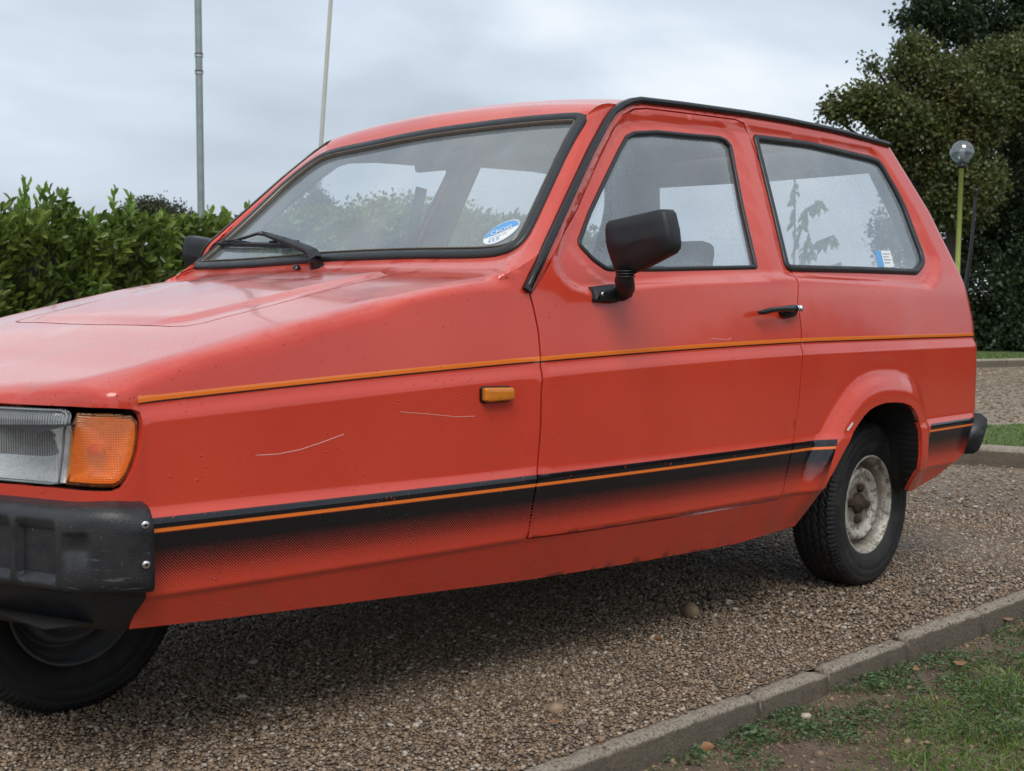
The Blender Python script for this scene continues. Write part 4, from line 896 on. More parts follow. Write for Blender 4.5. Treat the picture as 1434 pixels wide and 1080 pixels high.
def crown(t): return .031*(1-np.abs(t)**2.3)
def topline(a,b,n,bulge=0.):
    t=np.linspace(-1,1,n);m=a[None]*(1-t[:,None])/2+b[None]*(1+t[:,None])/2;m[:,2]+=crown(t);m[:,0]-=bulge*(1-t**2);return m
out_t=topline(rc,rf,NT_,.02)
def loft(inn,out,K,b,bdir,ease=1.0):
    L=[]
    for k in range(K+1):
        t=k/K; q=inn*(1-t)+out*t; q=q+np.array(bdir)*b*math.sin(math.pi*t)**ease; L.append(q)
    return L
def addgrid(L,attr=None):
    n=len(L[0]);V=np.vstack(L);F=[]
    for i in range(len(L)-1):
        for k in range(n-1): a,b,c,d=i*n+k,i*n+k+1,(i+1)*n+k+1,(i+1)*n+k; F+=[(a,b,c),(a,c,d)]
    F=np.array(F); c=V[F].mean(1); nn=np.cross(V[F[:,1]]-V[F[:,0]],V[F[:,2]]-V[F[:,0]]); o=((c-np.array([-.8,0,.5]))*nn).sum()
    if o<0: F=F[:,::-1]
    add(V,F,None)
cowz=np.array([(x,y,float(Tz(x,y))) for x,y in cow])
addgrid(loft(inn_b,cowz,5,-.004,(0,0,1)))
on_=np.vstack([resamp(out_n,NR)]); of_=resamp(out_f,NR)
addgrid(loft(resamp(inn_n,NR),on_,5,.006,(-.6,-.6,.5)))
addgrid(loft(resamp(inn_t,NT_),out_t,6,.016,(-.6,0,.8)))
addgrid(loft(resamp(inn_f,NR)[::-1],of_,5,.006,(-.6,.6,.5)))
# roof
rail=resamp([shell(*p) for p in gut[iC:]],44); railf=mirr(rail)
addgrid([topline(a,b,NT_,.02*(1-i/43)-.03*(i/43)**3) for i,(a,b) in enumerate(zip(rail,railf))])
V=np.vstack(BODYV);F=np.vstack(BODYF);at=np.vstack(BODYA)
# weld the sheets
key=np.round(V/.0011).astype(np.int64); _,first,inv=np.unique(key,axis=0,return_index=True,return_inverse=True); inv=inv.ravel()
V=V[first];at=at[first];F=inv[F];F=F[(F[:,0]!=F[:,1])&(F[:,1]!=F[:,2])&(F[:,0]!=F[:,2])]
# soften the crease
cl=np.vstack([cx,nx,cx*[1,-1,1],nx*[1,-1,1]])
def neardist(V,L,r):
    m=np.full(len(V),9.)
    for p in L: m=np.minimum(m,((V-p)**2).sum(1))
    return np.sqrt(m)
d=neardist(V,cl,.03); E=np.vstack([F[:,[0,1]],F[:,[1,2]],F[:,[2,0]]])
bed={}
es=np.sort(E,axis=1); ue,cnt=np.unique(es,axis=0,return_counts=True); bd=np.zeros(len(V),bool); bd[ue[cnt==1].ravel()]=True
w=np.clip(1-d/.038,0,1)*(~bd)
for _ in range(8):
    A_=np.zeros_like(V);c_=np.zeros(len(V)); np.add.at(A_,ue[:,0],V[ue[:,1]]);np.add.at(A_,ue[:,1],V[ue[:,0]]);np.add.at(c_,ue[:,0],1);np.add.at(c_,ue[:,1],1)
    V=V+(A_/np.maximum(c_,1)[:,None]-V)*(w*.7)[:,None]
d=neardist(V,np.vstack([cx[:1],cx[:1]*[1,-1,1],cx[-1:],out_n[1:3]]),.06); w=np.clip(1-d/.07,0,1)*(~bd)
for _ in range(14):
    A_=np.zeros_like(V);c_=np.zeros(len(V)); np.add.at(A_,ue[:,0],V[ue[:,1]]);np.add.at(A_,ue[:,1],V[ue[:,0]]);np.add.at(c_,ue[:,0],1);np.add.at(c_,ue[:,1],1)
    V=V+(A_/np.maximum(c_,1)[:,None]-V)*(w*.6)[:,None]
tk=np.where(neardist(V,np.vstack([cx[:1],cx[-1:],out_n[1:2]]),.03)<.03,.0004,.012)
V,F,at=rim(V,F,tk,at)
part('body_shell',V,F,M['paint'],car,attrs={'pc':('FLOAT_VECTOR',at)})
# bonnet lid
P,F=cdt(bi,[],np.arange(-2.62,-1.5,.016),np.arange(-.62,.63,.016),.004,None,.015)
V=np.column_stack([P,Tz(P[:,0],P[:,1])]); n=np.cross(V[F[0,1]]-V[F[0,0]],V[F[0,2]]-V[F[0,0]]); F=F if n[2]>0 else F[:,::-1]
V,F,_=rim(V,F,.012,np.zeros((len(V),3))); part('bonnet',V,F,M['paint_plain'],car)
V=[(-2.5,-.50,.62),(-1.5,-.56,.78),(-1.5,.56,.78),(-2.5,.50,.62)]; part('engine_bay_floor',V,[(0,1,2,3)],M['dark'],car,False)
# ---- doors
def loop3(p,off,sgn=1,step=.018,smooth=1):
    p=rounded(p,smooth) if smooth else p
    q=dens(p,step); L=[on(s,z,off,sgn) for s,z in q]; N=[nrm(s,z,sgn) for s,z in q]
    if sgn<0:
        W_=farwarp(np.array([tuple(v) for v in L])); L=[Vector(v) for v in W_.tolist()]
    return L,N
DWr=rounded(DW,1); RWr=RW
for sg in (1,-1):
    V,F,at=sheet(DI,[DW],0,sg,du=.02 if sg>0 else .03,rows=ROWS if sg>0 else np.arange(.2,1.4,.02))
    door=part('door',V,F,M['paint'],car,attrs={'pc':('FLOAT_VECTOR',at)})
    V,F,at=sheet(offs(DW,.004),[],-.010,sg,du=.025,rows=np.arange(.8,1.4,.025),fine=False,nrim=False); part('window_pane',V,F,M['dglass' if sg>0 else 'fglass'],door,attrs={'edge':('FLOAT',-sdpoly(at[:,0],at[:,2],DW))})
    L,N=loop3(offs(DW,-.004),.001,sg,smooth=0); V,F=ribbon(L,N,.0055,.0035,True); part('window_seal',V,F,M['rubber'],door)
    V,F,at=sheet(offs(RW,.004),[],-.006,sg,du=.025,rows=np.arange(.8,1.4,.025),fine=False,nrim=False); part('side_window',V,F,M['rglass' if sg>0 else 'frglass'],car,attrs={'edge':('FLOAT',-sdpoly(at[:,0],at[:,2],RW))})
    L,N=loop3(offs(RW,-.006),.002,sg,smooth=0); V,F=ribbon(L,N,.0095,.006,True); part('window_seal',V,F,M['rubber'],car)
    # gutter strip
    g=dens(GUTTER,.02,False); L=[on(s,z,.006,sg) for s,z in g]; L=[Vector(v) for v in farwarp(np.array([tuple(v) for v in L])).tolist()] if sg<0 else L
    N=[nrm(s,z,sg) for s,z in g]; V,F=ribbon(L,N,.0085 if sg>0 else .004,.008 if sg>0 else .003); part('roof_gutter',V,F,M['gloss_black'],car)
# roof rear lip
L=[Vector(p)+Vector((.0,0,.004)) for p in topline(rail[-1],railf[-1],NT_,-.03)]; V,F=ribbon(L,[Vector((0,0,1))]*len(L),.012,.006); part('roof_lip',V,F,M['gloss_black'],car)
# tailgate window
tp=[(-1,.0)];V=[]
q=[(.665,.92),(s_end,.92)]
L=[]
for z in np.linspace(.912,1.275,6):
    a=[shell(s,z,-.006) for s in np.linspace(.655,s_end,8)]; L.append(np.vstack([a,[p*[1,-1,1] for p in a[::-1][1:]]]))
n=len(L[0]);F=[(i*n+k,i*n+k+1,(i+1)*n+k+1,(i+1)*n+k) for i in range(5) for k in range(n-1)]; part('rear_window',np.vstack(L),F,M['tglass'],car)
# ---- windscreen
def scr(y,z,lift=0): return Vector((-1.46-lift+(z-.923)*.98-.04*(1-(y/.6)**2),y,z))
so_=[(p[1],p[2]) for p in S_[:-1]]
P,F=cdt(offs(so_,.002),[],np.arange(-.62,.63,.05),np.arange(.9,1.3,.04),.01,None,.02)
V=np.array([tuple(scr(y,z,-.006)) for y,z in P]); part('windscreen',V,F,M['screen'],car)
up_=Vector((-.7,0,.71))
for off,w,h,mat,nm in ((-.010,.013,.008,'rubber','windscreen_seal'),(-.0215,.0012,.0070,'bead','seal_bead')):
    q=dens(rounded(offs(so_,off),2),.02); V,F=ribbon([scr(y,z,.001) for y,z in q],[up_]*len(q),w,h,True); ws=part(nm,V,F,M[mat],car)
# ---- lamps
def lampsheet(name,poly,off,mat,par,domed=0.,du=.012,sg=1):
    P,F=cdt(poly,[],np.arange(-2.9,-2.3,du),np.arange(.5,.68,du),.004,None,.01)
    e=-sdpoly(P[:,0],P[:,1],poly); o=off+domed*(1-np.clip(1-e/.018,0,1)**2)
    V=shell(P[:,0],P[:,1],0)
    V=np.array([tuple(on(s,z,float(oo),sg)) for (s,z),oo in zip(P,o)])
    n=np.cross(V[F[0,1]]-V[F[0,0]],V[F[0,2]]-V[F[0,0]]); m=np.array(nrm(P[F[0,0],0],P[F[0,0],1],sg)); F=F if n@m>0 else F[:,::-1]
    return part(name,V,F,mat,par,attrs={'pc':('FLOAT_VECTOR',np.column_stack([P[:,0],P[:,1]*0,P[:,1]]))})
HL_=[(-2.80,.6515)]+HLAMP[1:7]+[(-2.80,.5254)]
for sg in (1,-1):
    # dark recess behind the lenses
    P=dens(offs([(-2.82,.6587)]+LAMPO[1:-1]+[(-2.82,.5218)],.0),.012); a=[on(s,z,0,sg) for s,z in P]; b=[on(s,z,-.045,sg) for s,z in P]; V,F=bridge([a,b]); V=V+[sum(b,Vector())/len(b)]; k=len(a); F+=[(k+i,k+(i+1)%k,2*k) for i in range(k)]
    part('lamp_recess',V,F,M['gloss_black'],car)
    il=lampsheet('front_indicator',INDI,-.010,M['amber'],car,.008,.007,sg)
    P=dens(offs(INDI,-.006),.012); a=[on(s,z,-.012,sg) for s,z in P]; b=[on(s*.6+.4*-2.44,z*.6+.4*.585,-.038,sg) for s,z in P]; V,F=bridge([a,b]); k=len(a); V=V+[sum(b,Vector())/len(b)]; F+=[(k+i,k+(i+1)%k,2*k) for i in range(k)]
    part('reflector',V,F,M['silver'],il); V,F=lathe([(0,-.022),(.010,-.018),(.013,-.006),(.012,.008),(.007,.02)],14); c=on(-2.46,.585,-.026,sg); V=[Vector(v)*.9+c for v in V]; part('bulb',V,F,M['amber_solid'],il)
    hl=lampsheet('headlamp',HL_,-.008,M['hlglass'],car,.006,.01,sg)
    rows=[]
    for z in np.linspace(.530,.649,16):
        t=(z-.5895)/.0595; rows.append([on(s,z,-.010-.048*(1-t*t)*(1-((s+2.655)/.16)**4 if abs(s+2.655)<.16 else 0)**1.0,sg) for s in np.linspace(-2.795,-2.515,26)])
    V=[v for r_ in rows for v in r_];F=[(i*26+k,i*26+k+1,(i+1)*26+k+1,(i+1)*26+k) for i in range(15) for k in range(25)]; part('reflector',V,F,M['silver'],hl)
    for ln in (HL_,):
        L,N=[],[]
        q=dens(offs(ln,-.0025),.012); L=[on(s,z,-.002,sg) for s,z in q];N=[nrm(s,z,sg) for s,z in q]; V,F=ribbon(L,N,.0018,.0015,True); part('lens_rim',V,F,M['galv'],hl)
# side repeater
for sg in (1,-1):
    base=offs(REP,.002); L=[[on(s,z,o,sg) for s,z in offs(base,-g)] for o,g in ((-.002,0),(.004,0),(.006,.002))]; V,F=bridge(L); F.append(tuple(2*len(base)+i for i in range(len(base)))); rp=part('side_repeater',V,F,M['gloss_black'],car,False)
    base=REP; L=[[on(s,z,o,sg) for s,z in offs(base,-g)] for o,g in ((.005,.001),(.014,.001),(.018,.004),(.019,.009))]; V,F=bridge(L); F.append(tuple(3*len(base)+i for i in range(len(base)))); part('lens',V,F,M['amber_solid'],rp,False)
# ---- bumpers
def bumper(name,s0,s1,prof,label,recess,sg_center,zoff=None):
    ss=np.unique(np.concatenate([np.linspace(s0,s1,90)]+[np.array([a-.003,a+.003,b-.003,b+.003]) for a,b,*_ in recess])); ss=ss[(ss>=min(s0,s1)-1e-6)&(ss<=max(s0,s1)+1e-6)]
    allr=[]
    for sg in (1,-1):
        rows=[]
        for s in (ss if sg>0 else ss[::-1]):
            row=[]
            for o,z in prof:
                oo=o
                for a,b,za,zb,dp in recess:
                    if a<s<b and za<z<zb and o>.03: oo=o-dp
                row.append(on(s,z+(zoff(s) if zoff else 0),oo,sg))
            rows.append(row)
        allr.append(rows)
    a,b=allr
    if sg_center=='front': rows=[*reversed([*a])] ; rows=[*a[::-1]]+[*b[::-1]]
    else: rows=a+b
    V,F=bridge(rows,False);m=len(prof); F.append(tuple(range(m))[::-1]); F.append(tuple(len(V)-m+i for i in range(m)))
    return part(name,V,F,M['scuffed'],car)
zz=[.386,.3895,.42,.425,.432,.455,.4585,.462]
prof=[(-.004,.358),(.030,.3585),(.040,.361),(.0475,.368),(.049,.378)]+[(.0495,z) for z in zz]+[(.0495,.475),(.047,.486),(.040,.494),(.028,.499),(-.004,.503)]
fb=bumper('front_bumper',-2.368,float(PS[0]),prof,None,[(-2.565,-2.483,.384,.463,.013),(-2.76,-2.583,.384,.463,.013),(-3.1,-2.80,.384,.463,.013),(-2.468,-2.440,.421,.456,.005)],'front',lambda s:.004*float(sst(-2.5,-2.42,s)-sst(-2.42,-2.37,s)))
for z in (.472,.408):
    c=on(-2.3775,z,.050); V,F=lathe([(0,0),(.0058,0),(.0066,.001),(.0066,.002),(.0045,.003),(0,.0033)],16); N=nrm(-2.3775,z); rot=Vector((0,1,0)).rotation_difference(N); part('fixing_screw',[rot@Vector(v)+c for v in V],F,M['chrome'],fb)
    V,F=lathe([(0,.0036),(.0024,.0035)],12); part('fixing_screw',[rot@Vector(v)+c for v in V],F,M['gloss_black'],fb)
prof=[(-.004,.362),(.028,.364),(.040,.375),(.043,.40),(.043,.445),(.038,.468),(.024,.482),(-.004,.486)]
bumper('rear_bumper',.452,s_end,prof,None,[],'rear')
# valance below the front bumper
rows=[]
for sg in (1,-1):
    R_=[[on(s-.42*max(0,.345-z)*max(0,1-(-2.371-s)/.2),z,o,sg) for z,o in ((.362,.02),(.345,.016),(.31,.004),(.283-.012*float(sst(-2.45,-2.65,s)),-.012),(.280-.012*float(sst(-2.45,-2.65,s)),-.05))] for s in np.linspace(-2.371,float(PS[0]),44)]
    rows.append(R_)
V,F=bridge(rows[0][::-1][::1][::-1][::-1]+rows[1] if 0 else rows[0][::-1][::-1],False); part('front_valance',V,F,M['plastic'],car)
V,F=bridge(rows[1],False); part('front_valance',V,F,M['plastic'],car)
# ---- underside and wheel housings
V=[(-2.50,-.50,.30),(-1.5,-.60,.262),(-.5,-.66,.252),(-.5,.66,.252),(-1.5,.60,.262),(-2.50,.50,.30)]; part('floor_pan',V,[(0,1,2,3,4,5)],M['dark'],car,False)
V=[(.27,-.68,.30),(.50,-.66,.36),(.50,.66,.36),(.27,.68,.30)]; part('floor_pan',V,[(0,1,2,3)],M['dark'],car,False)
V,F=box((-.19,0,.262),(.66,.88,.012)); part('floor_pan',V,F,M['dark'],car,False)
for sg in (1,-1):
    q=dens(ARCH0,.03,False); a=[on(s,z,-.004,sg) for s,z in q]; g=[]
    cxm=-.19
    for s,z in q: g.append((cxm+(s-cxm)*1.10,.25+(z-.25)*1.05))
    b=[Vector((x,-.70*sg,z)) for x,z in g]; c=[Vector((x,-.45*sg,z)) for x,z in g]; V,F=bridge([a,b,c],False); k=len(q); F.append(tuple(2*k+i for i in range(k))); part('wheel_housing',V,F,M['dark'],car,False)
V,F=tube([(0,-.62,.243),(0,.62,.243)],.035,10); part('rear_axle',V,F,M['dark'],car)
# ---- wheels
NSEG=480
def tyre_mesh():
    R0=.243; prof=[]
    # (y from centre, r) left bead -> tread -> right bead ; widths .145
    side=[(-.052,.139),(-.056,.146),(-.060,.150),(-.066,.158),(-.0685,.166),(-.0700,.170),(-.0702,.171),(-.0718,.174),(-.0725,.180),(-.0725,.190),(-.0720,.193),(-.0732,.195),(-.0730,.205),(-.0712,.214),(-.0705,.216),(-.0712,.2175),(-.069,.223),(-.0665,.229)]
    tr=[(y,R0-.0035*(abs(y)/.058)**3-(.0035 if abs(y)>.0575 else 0)) for y in np.arange(-.0600,.0601,.0024)]
    prof=side+tr+[(-y,r) for y,r in side[::-1]]
    th=np.arange(NSEG)*2*np.pi/NSEG; m=len(prof); Y=np.array([p[0] for p in prof]);R=np.array([p[1] for p in prof]);RR=np.repeat(R[None],NSEG,0)
    zig=np.abs(((th*54/(2*np.pi))%1)*2-1)*2-1; zig2=np.abs(((th*54/(2*np.pi)+.5)%1)*2-1)*2-1
    tread=(np.abs(Y)<.0602)&(R>.231)
    for y0,zg in ((-.044,zig),(-.0225,zig2),(0,zig),(.0225,zig2),(.044,zig)):
        g=np.abs(Y[None]-y0-.0042*zg[:,None])<.0022; RR=np.where(g&tread[None],RR-.0060,RR)
    lug=(np.abs(Y)[None]>.050)&tread[None]&((((th*108/(2*np.pi))%1)<.30)[:,None]); RR=np.where(lug,RR-.004,RR)
    sh=((np.abs(Y)>.0655)&(R>.216)&(R<.232))[None]&((((th*108/(2*np.pi))%1)<.30)[:,None]); RR=np.where(sh,RR-.0016,RR)
    V=np.stack([RR*np.cos(th)[:,None],np.repeat(Y[None],NSEG,0),RR*np.sin(th)[:,None]],-1).reshape(-1,3)
    # slight flat where it carries the weight
    V[:,2]=np.maximum(V[:,2],-.2405)
    i=np.arange(NSEG)[:,None]*m+np.arange(m-1)[None]; j=((np.arange(NSEG)+1)%NSEG)[:,None]*m+np.arange(m-1)[None]
    F=np.stack([i,i+1,j+1,j],-1).reshape(-1,4); return mk('tyre',V,F,M['tyre'])
TY=tyre_mesh()
def rim_mesh(mat):
    # y: 0 is the wheel centre plane, negative is outside
    p=[(.1365,.06),(.1365,.0),(.139,-.030),(.140,-.046),(.1455,-.050),(.1475,-.054),(.1465,-.0575),(.1425,-.0585),(.1400,-.0560),(.1380,-.050),(.1350,-.044),(.1320,-.036),(.1290,-.034),(.1225,-.022),(.1175,-.008),(.1140,-.004),(.1110,-.010),(.1080,-.024),(.1045,-.033),(.0990,-.0365),(.0930,-.0350),(.0850,-.026),(.0770,-.020),(.0700,-.0215),(.0640,-.0235),(.0560,-.0200),(.0400,-.0195),(.0300,-.0200),(.0280,-.010)]
    V,F=lathe(p,72); return mk('rim',V,[f for f in F],mat)
RM=rim_mesh(M['rim']); RMD=rim_mesh(M['rim_dark'])
hubV,hubF=lathe([(.0295,-.012),(.029,-.030),(.025,-.034),(.017,-.036),(.015,-.041),(.009,-.043),(0,-.0435)],24); HUB=mk('hub',hubV,hubF,M['rusty'])
nv,nf=lathe([(.0125,-.018),(.0125,-.028),(.0105,-.034),(.007,-.0365),(0,-.037)],6); NUT=mk('wheel_nut',nv,nf,M['rusty'],False)
BK=mk('rim_back',*lathe([(.125,.035),(.10,.03),(0,.03)],40),M['dark'])
def wheel(x,y,z,sg,rm,ang=0,lab=None,steer=0):
    t=bpy.data.objects.new('wheel',None);COL.objects.link(t);t.parent=car;t.location=(x,y,z);t.rotation_euler=(0,ang,steer+(0 if sg>0 else math.pi)); t.empty_display_size=.1
    if lab: t['label']=lab
    put('tyre',TY,t);put('rim',rm,t);put('hub',HUB,t);put('rim_back',BK,t)
    for k in range(4):
        a=k*math.pi/2+.35; o=put('wheel_nut',NUT,t); o.location=(.047*math.cos(a),0,.047*math.sin(a))
    # valve
wheel(0,-.606,.2405,1,RM,.5,'rear wheel with rust streaked cream steel rim'); wheel(0,.606,.2405,-1,RM,1.1); wheel(-2.199,0,.2405,1,RMD,.9,'single front wheel with dark steel rim tucked under the nose',.0)
# ---- door mirrors
def mirror(sg,dx=0):
    fr=[(-.709,.990),(-.712,1.001),(-.720,1.008),(-.855,1.0265),(-.868,1.026),(-.876,1.018),(-.886,.985),(-.8905,.955),(-.889,.944),(-.880,.934),(-.800,.902),(-.768,.893),(-.738,.894),(-.724,.902),(-.718,.925),(-.711,.960)]
    fr=dens(fr,.02); cy,cz=-.80,.962
    def sec(x,sc_,low=0): 
        o=[]
        for y,z in fr:
            yy=cy+(y-cy)*sc_*.965+.003;zz_=cz+(z-cz)*sc_*.98
            # lower front facet slopes back
            fz=.951+(yy+.72)*-.10
            xx=x+(max(0,fz-zz_)*low)
            o.append(Vector((xx+dx,yy*sg,zz_)))
        return o
    L=[sec(-1.325,.0,.0),sec(-1.327,.55,.35),sec(-1.325,.90,.35),sec(-1.320,.975,.3),sec(-1.311,1.0,.2),sec(-1.295,1.006,.05),sec(-1.284,1.006),sec(-1.282,.985),sec(-1.284,.95)]
    V,F=bridge(L); F=[f if sg<0 else f[::-1] for f in F]; m=part('door_mirror',V,F,M['plastic'],car)
    V=sec(-1.2835,.955); part('mirror_glass',V,[tuple(range(len(V)))],M['chrome'],m,False)
    a=Vector((-1.300+dx,-.752*sg,.905)); b=on(-1.225,.852,.016,sg)+Vector((dx,0,0))
    V,F=tube([a,a+Vector((.0,.002*sg,-.020)),a+Vector((.004,.006*sg,-.026)),b+Vector((0,-.012*sg,.012)),b,b+Vector((.012,.012*sg,-.004))],[.021,.0185,.0215,.021,.019,.014],14); part('stalk',V,F,M['plastic'],m)
    for k in range(3):
        V,F=tube([a+Vector((0,0,-.004-.006*k)),a+Vector((0,0,-.0065-.006*k))],.0232-.0006*k,16); part('bellows_ring',V,F,M['rubber'],m)
    base=dens(MBASE,.01); g=[[on(s+dx,z,o,sg) for s,z in offs(base,-k)] for o,k in ((-.003,0),(.010,0),(.014,.003),(.015,.010))]; V,F=bridge(g); n_=len(base);F.append(tuple(3*n_+i for i in range(n_))); mb=part('base_plate',V,F,M['plastic'],m)
    for s,z in ((-1.285,.850),(-1.193,.856)):
        V,F=lathe([(0,.0),(.005,0),(.005,.0015),(0,.002)],10); N=nrm(s,z,sg); rt=Vector((0,1,0)).rotation_difference(N); part('screw',[rt@Vector(v)+on(s+dx,z,.0155,sg) for v in V],F,M['chrome'],m)
mirror(1); mirror(-1,-.005)
# ---- door handle
door_n=[o for o in car.children if o.name.startswith('door') and not o.name.startswith('door_')][0]
for sg in (1,-1):
    path=[(-.728,.8085,.020),(-.715,.8105,.028),(-.690,.8150,.031),(-.655,.8175,.031),(-.620,.8185,.030),(-.590,.8190,.026),(-.560,.8195,.020)]
    L=[on(s,z,o,sg) for s,z,o in path]; V,F=tube(L,[.0045,.0068,.0072,.0064,.0078,.0100,.0088],12); dr_=[o for o in car.children if o.name in('door','door.001')][0 if sg>0 else 1]
    h=part('handle',V,F,M['gloss_black'],dr_)
    g=[[on(-.578+.036*k*math.cos(a),.8100+.0155*k*math.sin(a),o,sg) for a in np.linspace(0,2*math.pi,17)[:-1]] for o,k in ((-.002,1),(.008,1),(.016,.86),(.019,.5))]; V,F=bridge(g); F.append(tuple(3*16+i for i in range(16))); part('handle_boss',V,F,M['gloss_black'],dr_)
    for s in (-.553,-.541):
        g=[[on(s+.0052*k*math.cos(a),.8195+.0085*k*math.sin(a),o,sg) for a in np.linspace(0,2*math.pi,13)[:-1]] for o,k in ((.0,1),(.026,1),(.028,.6))]; V,F=bridge(g); F.append(tuple(2*12+i for i in range(12))); part('lock_barrel',V,F,M['chrome'],dr_)
# ---- wiper
def wp(p,l=0): return scr(p[1],p[2],l)
sp0=scr(.012,.920,.022); V,F=tube([sp0+Vector((.02,0,-.022)),sp0,sp0+Vector((-.008,0,.012))],[.019,.017,.012],14); wip=part('windscreen_wiper',V,F,M['gloss_black'],car)
L=[scr(.012,.930,.030),scr(.030,.948,.042),scr(.060,.958,.042),scr(.18,.983,.040),scr(.30,1.004,.036),scr(.355,1.0125,.030)]
V,F=ribbon(L,[up_]*6,.0085,.006); 
w_=[.015,.014,.0105,.0085,.0065,.005]
n6=6
for i in range(6):
    c=L[i]
    for q in range(n6): 
        v=V[i*n6+q]; V[i*n6+q]=c+(v-c)*(w_[i]/.0085)
part('arm',V,F,M['plastic'],wip)
L=[scr(y,z,l) for y,z,l in ((.545,.995,.018),(.47,.9985,.024),(.42,1.003,.030),(.365,1.0115,.034),(.30,1.004,.032),(.235,.993,.024),(.17,.979,.016))]; V,F=ribbon(L,[up_]*7,.005,.003); part('bridge',V,F,M['gloss_black'],wip)
for a,b in ((.52,.40),(.30,.17)):
    L=[scr(y,.9895-.028*(.58-y)*.6+e,l) for y,e,l in ((a,0,.014),((a+b)/2,.006,.022),(b,0,.014))]; V,F=ribbon(L,[up_]*3,.0035,.003); part('claw',V,F,M['gloss_black'],wip)
L=[scr(y,.9905-.042*(.59-y),.010) for y in np.linspace(.59,.155,9)]; V,F=ribbon(L,[up_]*9,.0042,.0062); part('blade',V,F,M['rubber'],wip)
c=scr(.075,.915,.026); V,F=lathe([(0,.008),(.006,.006),(.010,0),(.011,-.004)],12,'z'); part('washer_jet',[Vector(v)+c for v in V],F,M['gloss_black'],car)
# ---- stickers
def oval(cy,cz,a,b,rot,lift,zlo=-1,zhi=1,n=48):
    P=[]
    for i in range(n):
        t=2*math.pi*i/n; x,y=a*math.cos(t),max(zlo*b,min(zhi*b,b*math.sin(t))); P.append((cy-(x*math.cos(rot)-y*math.sin(rot)),cz+x*math.sin(rot)+y*math.cos(rot)))
    return P
# plane of the glass: screen right (towards the near side) is -y
def disc(name,P,lift,mat,par):
    V=[scr(y,z,lift) for y,z in P]; return part(name,V,[tuple(range(len(V)))],mat,par,False)
wsc=[o for o in car.children if o.name=='windscreen'][0]
cy_,cz_,ra,rb,rt=-.4890,.9865,.0385,.0245,.42
disc('sticker_edge',oval(cy_,cz_,ra+.0022,rb+.0022,rt,0),-.0045,M['grey_trim'],wsc)
st=disc('sticker',oval(cy_,cz_,ra,rb,rt,0),-.0035,M['white'],wsc); 
disc('sticker_top',oval(cy_,cz_,ra*.98,rb*.97,rt,0,zlo=.02),-.0028,M['blue'],wsc)
def text(s,size,c,ux,uy,mat,par,name='lettering'):
    cu=bpy.data.curves.new(name,'FONT');cu.body=s;cu.size=size;cu.align_x='CENTER';cu.align_y='CENTER';cu.extrude=.0002
    tmp=bpy.data.objects.new(name,cu);COL.objects.link(tmp);dg=bpy.context.evaluated_depsgraph_get();me=bpy.data.meshes.new_from_object(tmp.evaluated_get(dg));COL.objects.unlink(tmp);bpy.data.objects.remove(tmp)
    ux=Vector(ux).normalized();uy=Vector(uy);uy=(uy-ux*uy.dot(ux)).normalized();uz=ux.cross(uy);mt=Matrix(((ux.x,uy.x,uz.x,c[0]),(ux.y,uy.y,uz.y,c[1]),(ux.z,uy.z,uz.z,c[2]),(0,0,0,1)))
    me.transform(mt);me.materials.clear();me.materials.append(mat);o=put(name,me,par);return o
c=scr(cy_,cz_+.004,.0); ux=scr(cy_-.02,cz_+.0075)-scr(cy_,cz_); uy=Vector((.7,0,.72))
text('CROSS',.0175,c+Vector((.0,0,.0)),ux,uy,M['white'],wsc); text('MOTOR CO',.008,scr(cy_,cz_-.008,.0),ux,uy,M['grey_trim'],wsc); text('4 0 8',.013,scr(cy_+.004,cz_-.0175,.0),ux,uy,M['blue'],wsc)
for poly,mat,o in ((STK,'white',-.0045),([STK[0],((STK[0][0]*.62+STK[1][0]*.38),(STK[0][1]*.62+STK[1][1]*.38)),((STK[3][0]*.62+STK[2][0]*.38),(STK[3][1]*.62+STK[2][1]*.38)),STK[3]],'blue',-.0040)):
    V=[on(s,z,o) for s,z in poly]; part('window_sticker',V,[(0,1,2,3)],M[mat],car,False)
a,b,c_,d_=[on(s,z,-.0035) for s,z in STK]
for k in range(4):
    p=a.lerp(d_,.2+.18*k);q=b.lerp(c_,.2+.18*k); p1=p.lerp(q,.46);q1=p.lerp(q,.9-.1*(k%2)); V,F=ribbon([p1,q1],[Vector((0,-1,0))]*2,.0014,.0003); part('print_line',V,F,M['grey_trim'],car)
# ---- paint damage
for nm,pts,w in (('scratch',SCR1,.0007),('scratch',SCR2,.0005),('scratch',SCR3,.0007)):
    q=dens(pts,.01,False); L=[on(s,z+.0002*math.sin(i*2.1),.0002) for i,(s,z) in enumerate(q)]; V,F=ribbon(L,[nrm(s,z) for s,z in q],w,.0003); part(nm,V,F,M['scratch'],car)
V=[on(s,z,.0012) for s,z in CHIP]; part('paint_chip',V,[(0,1,2,3)],M['white'],car,False)
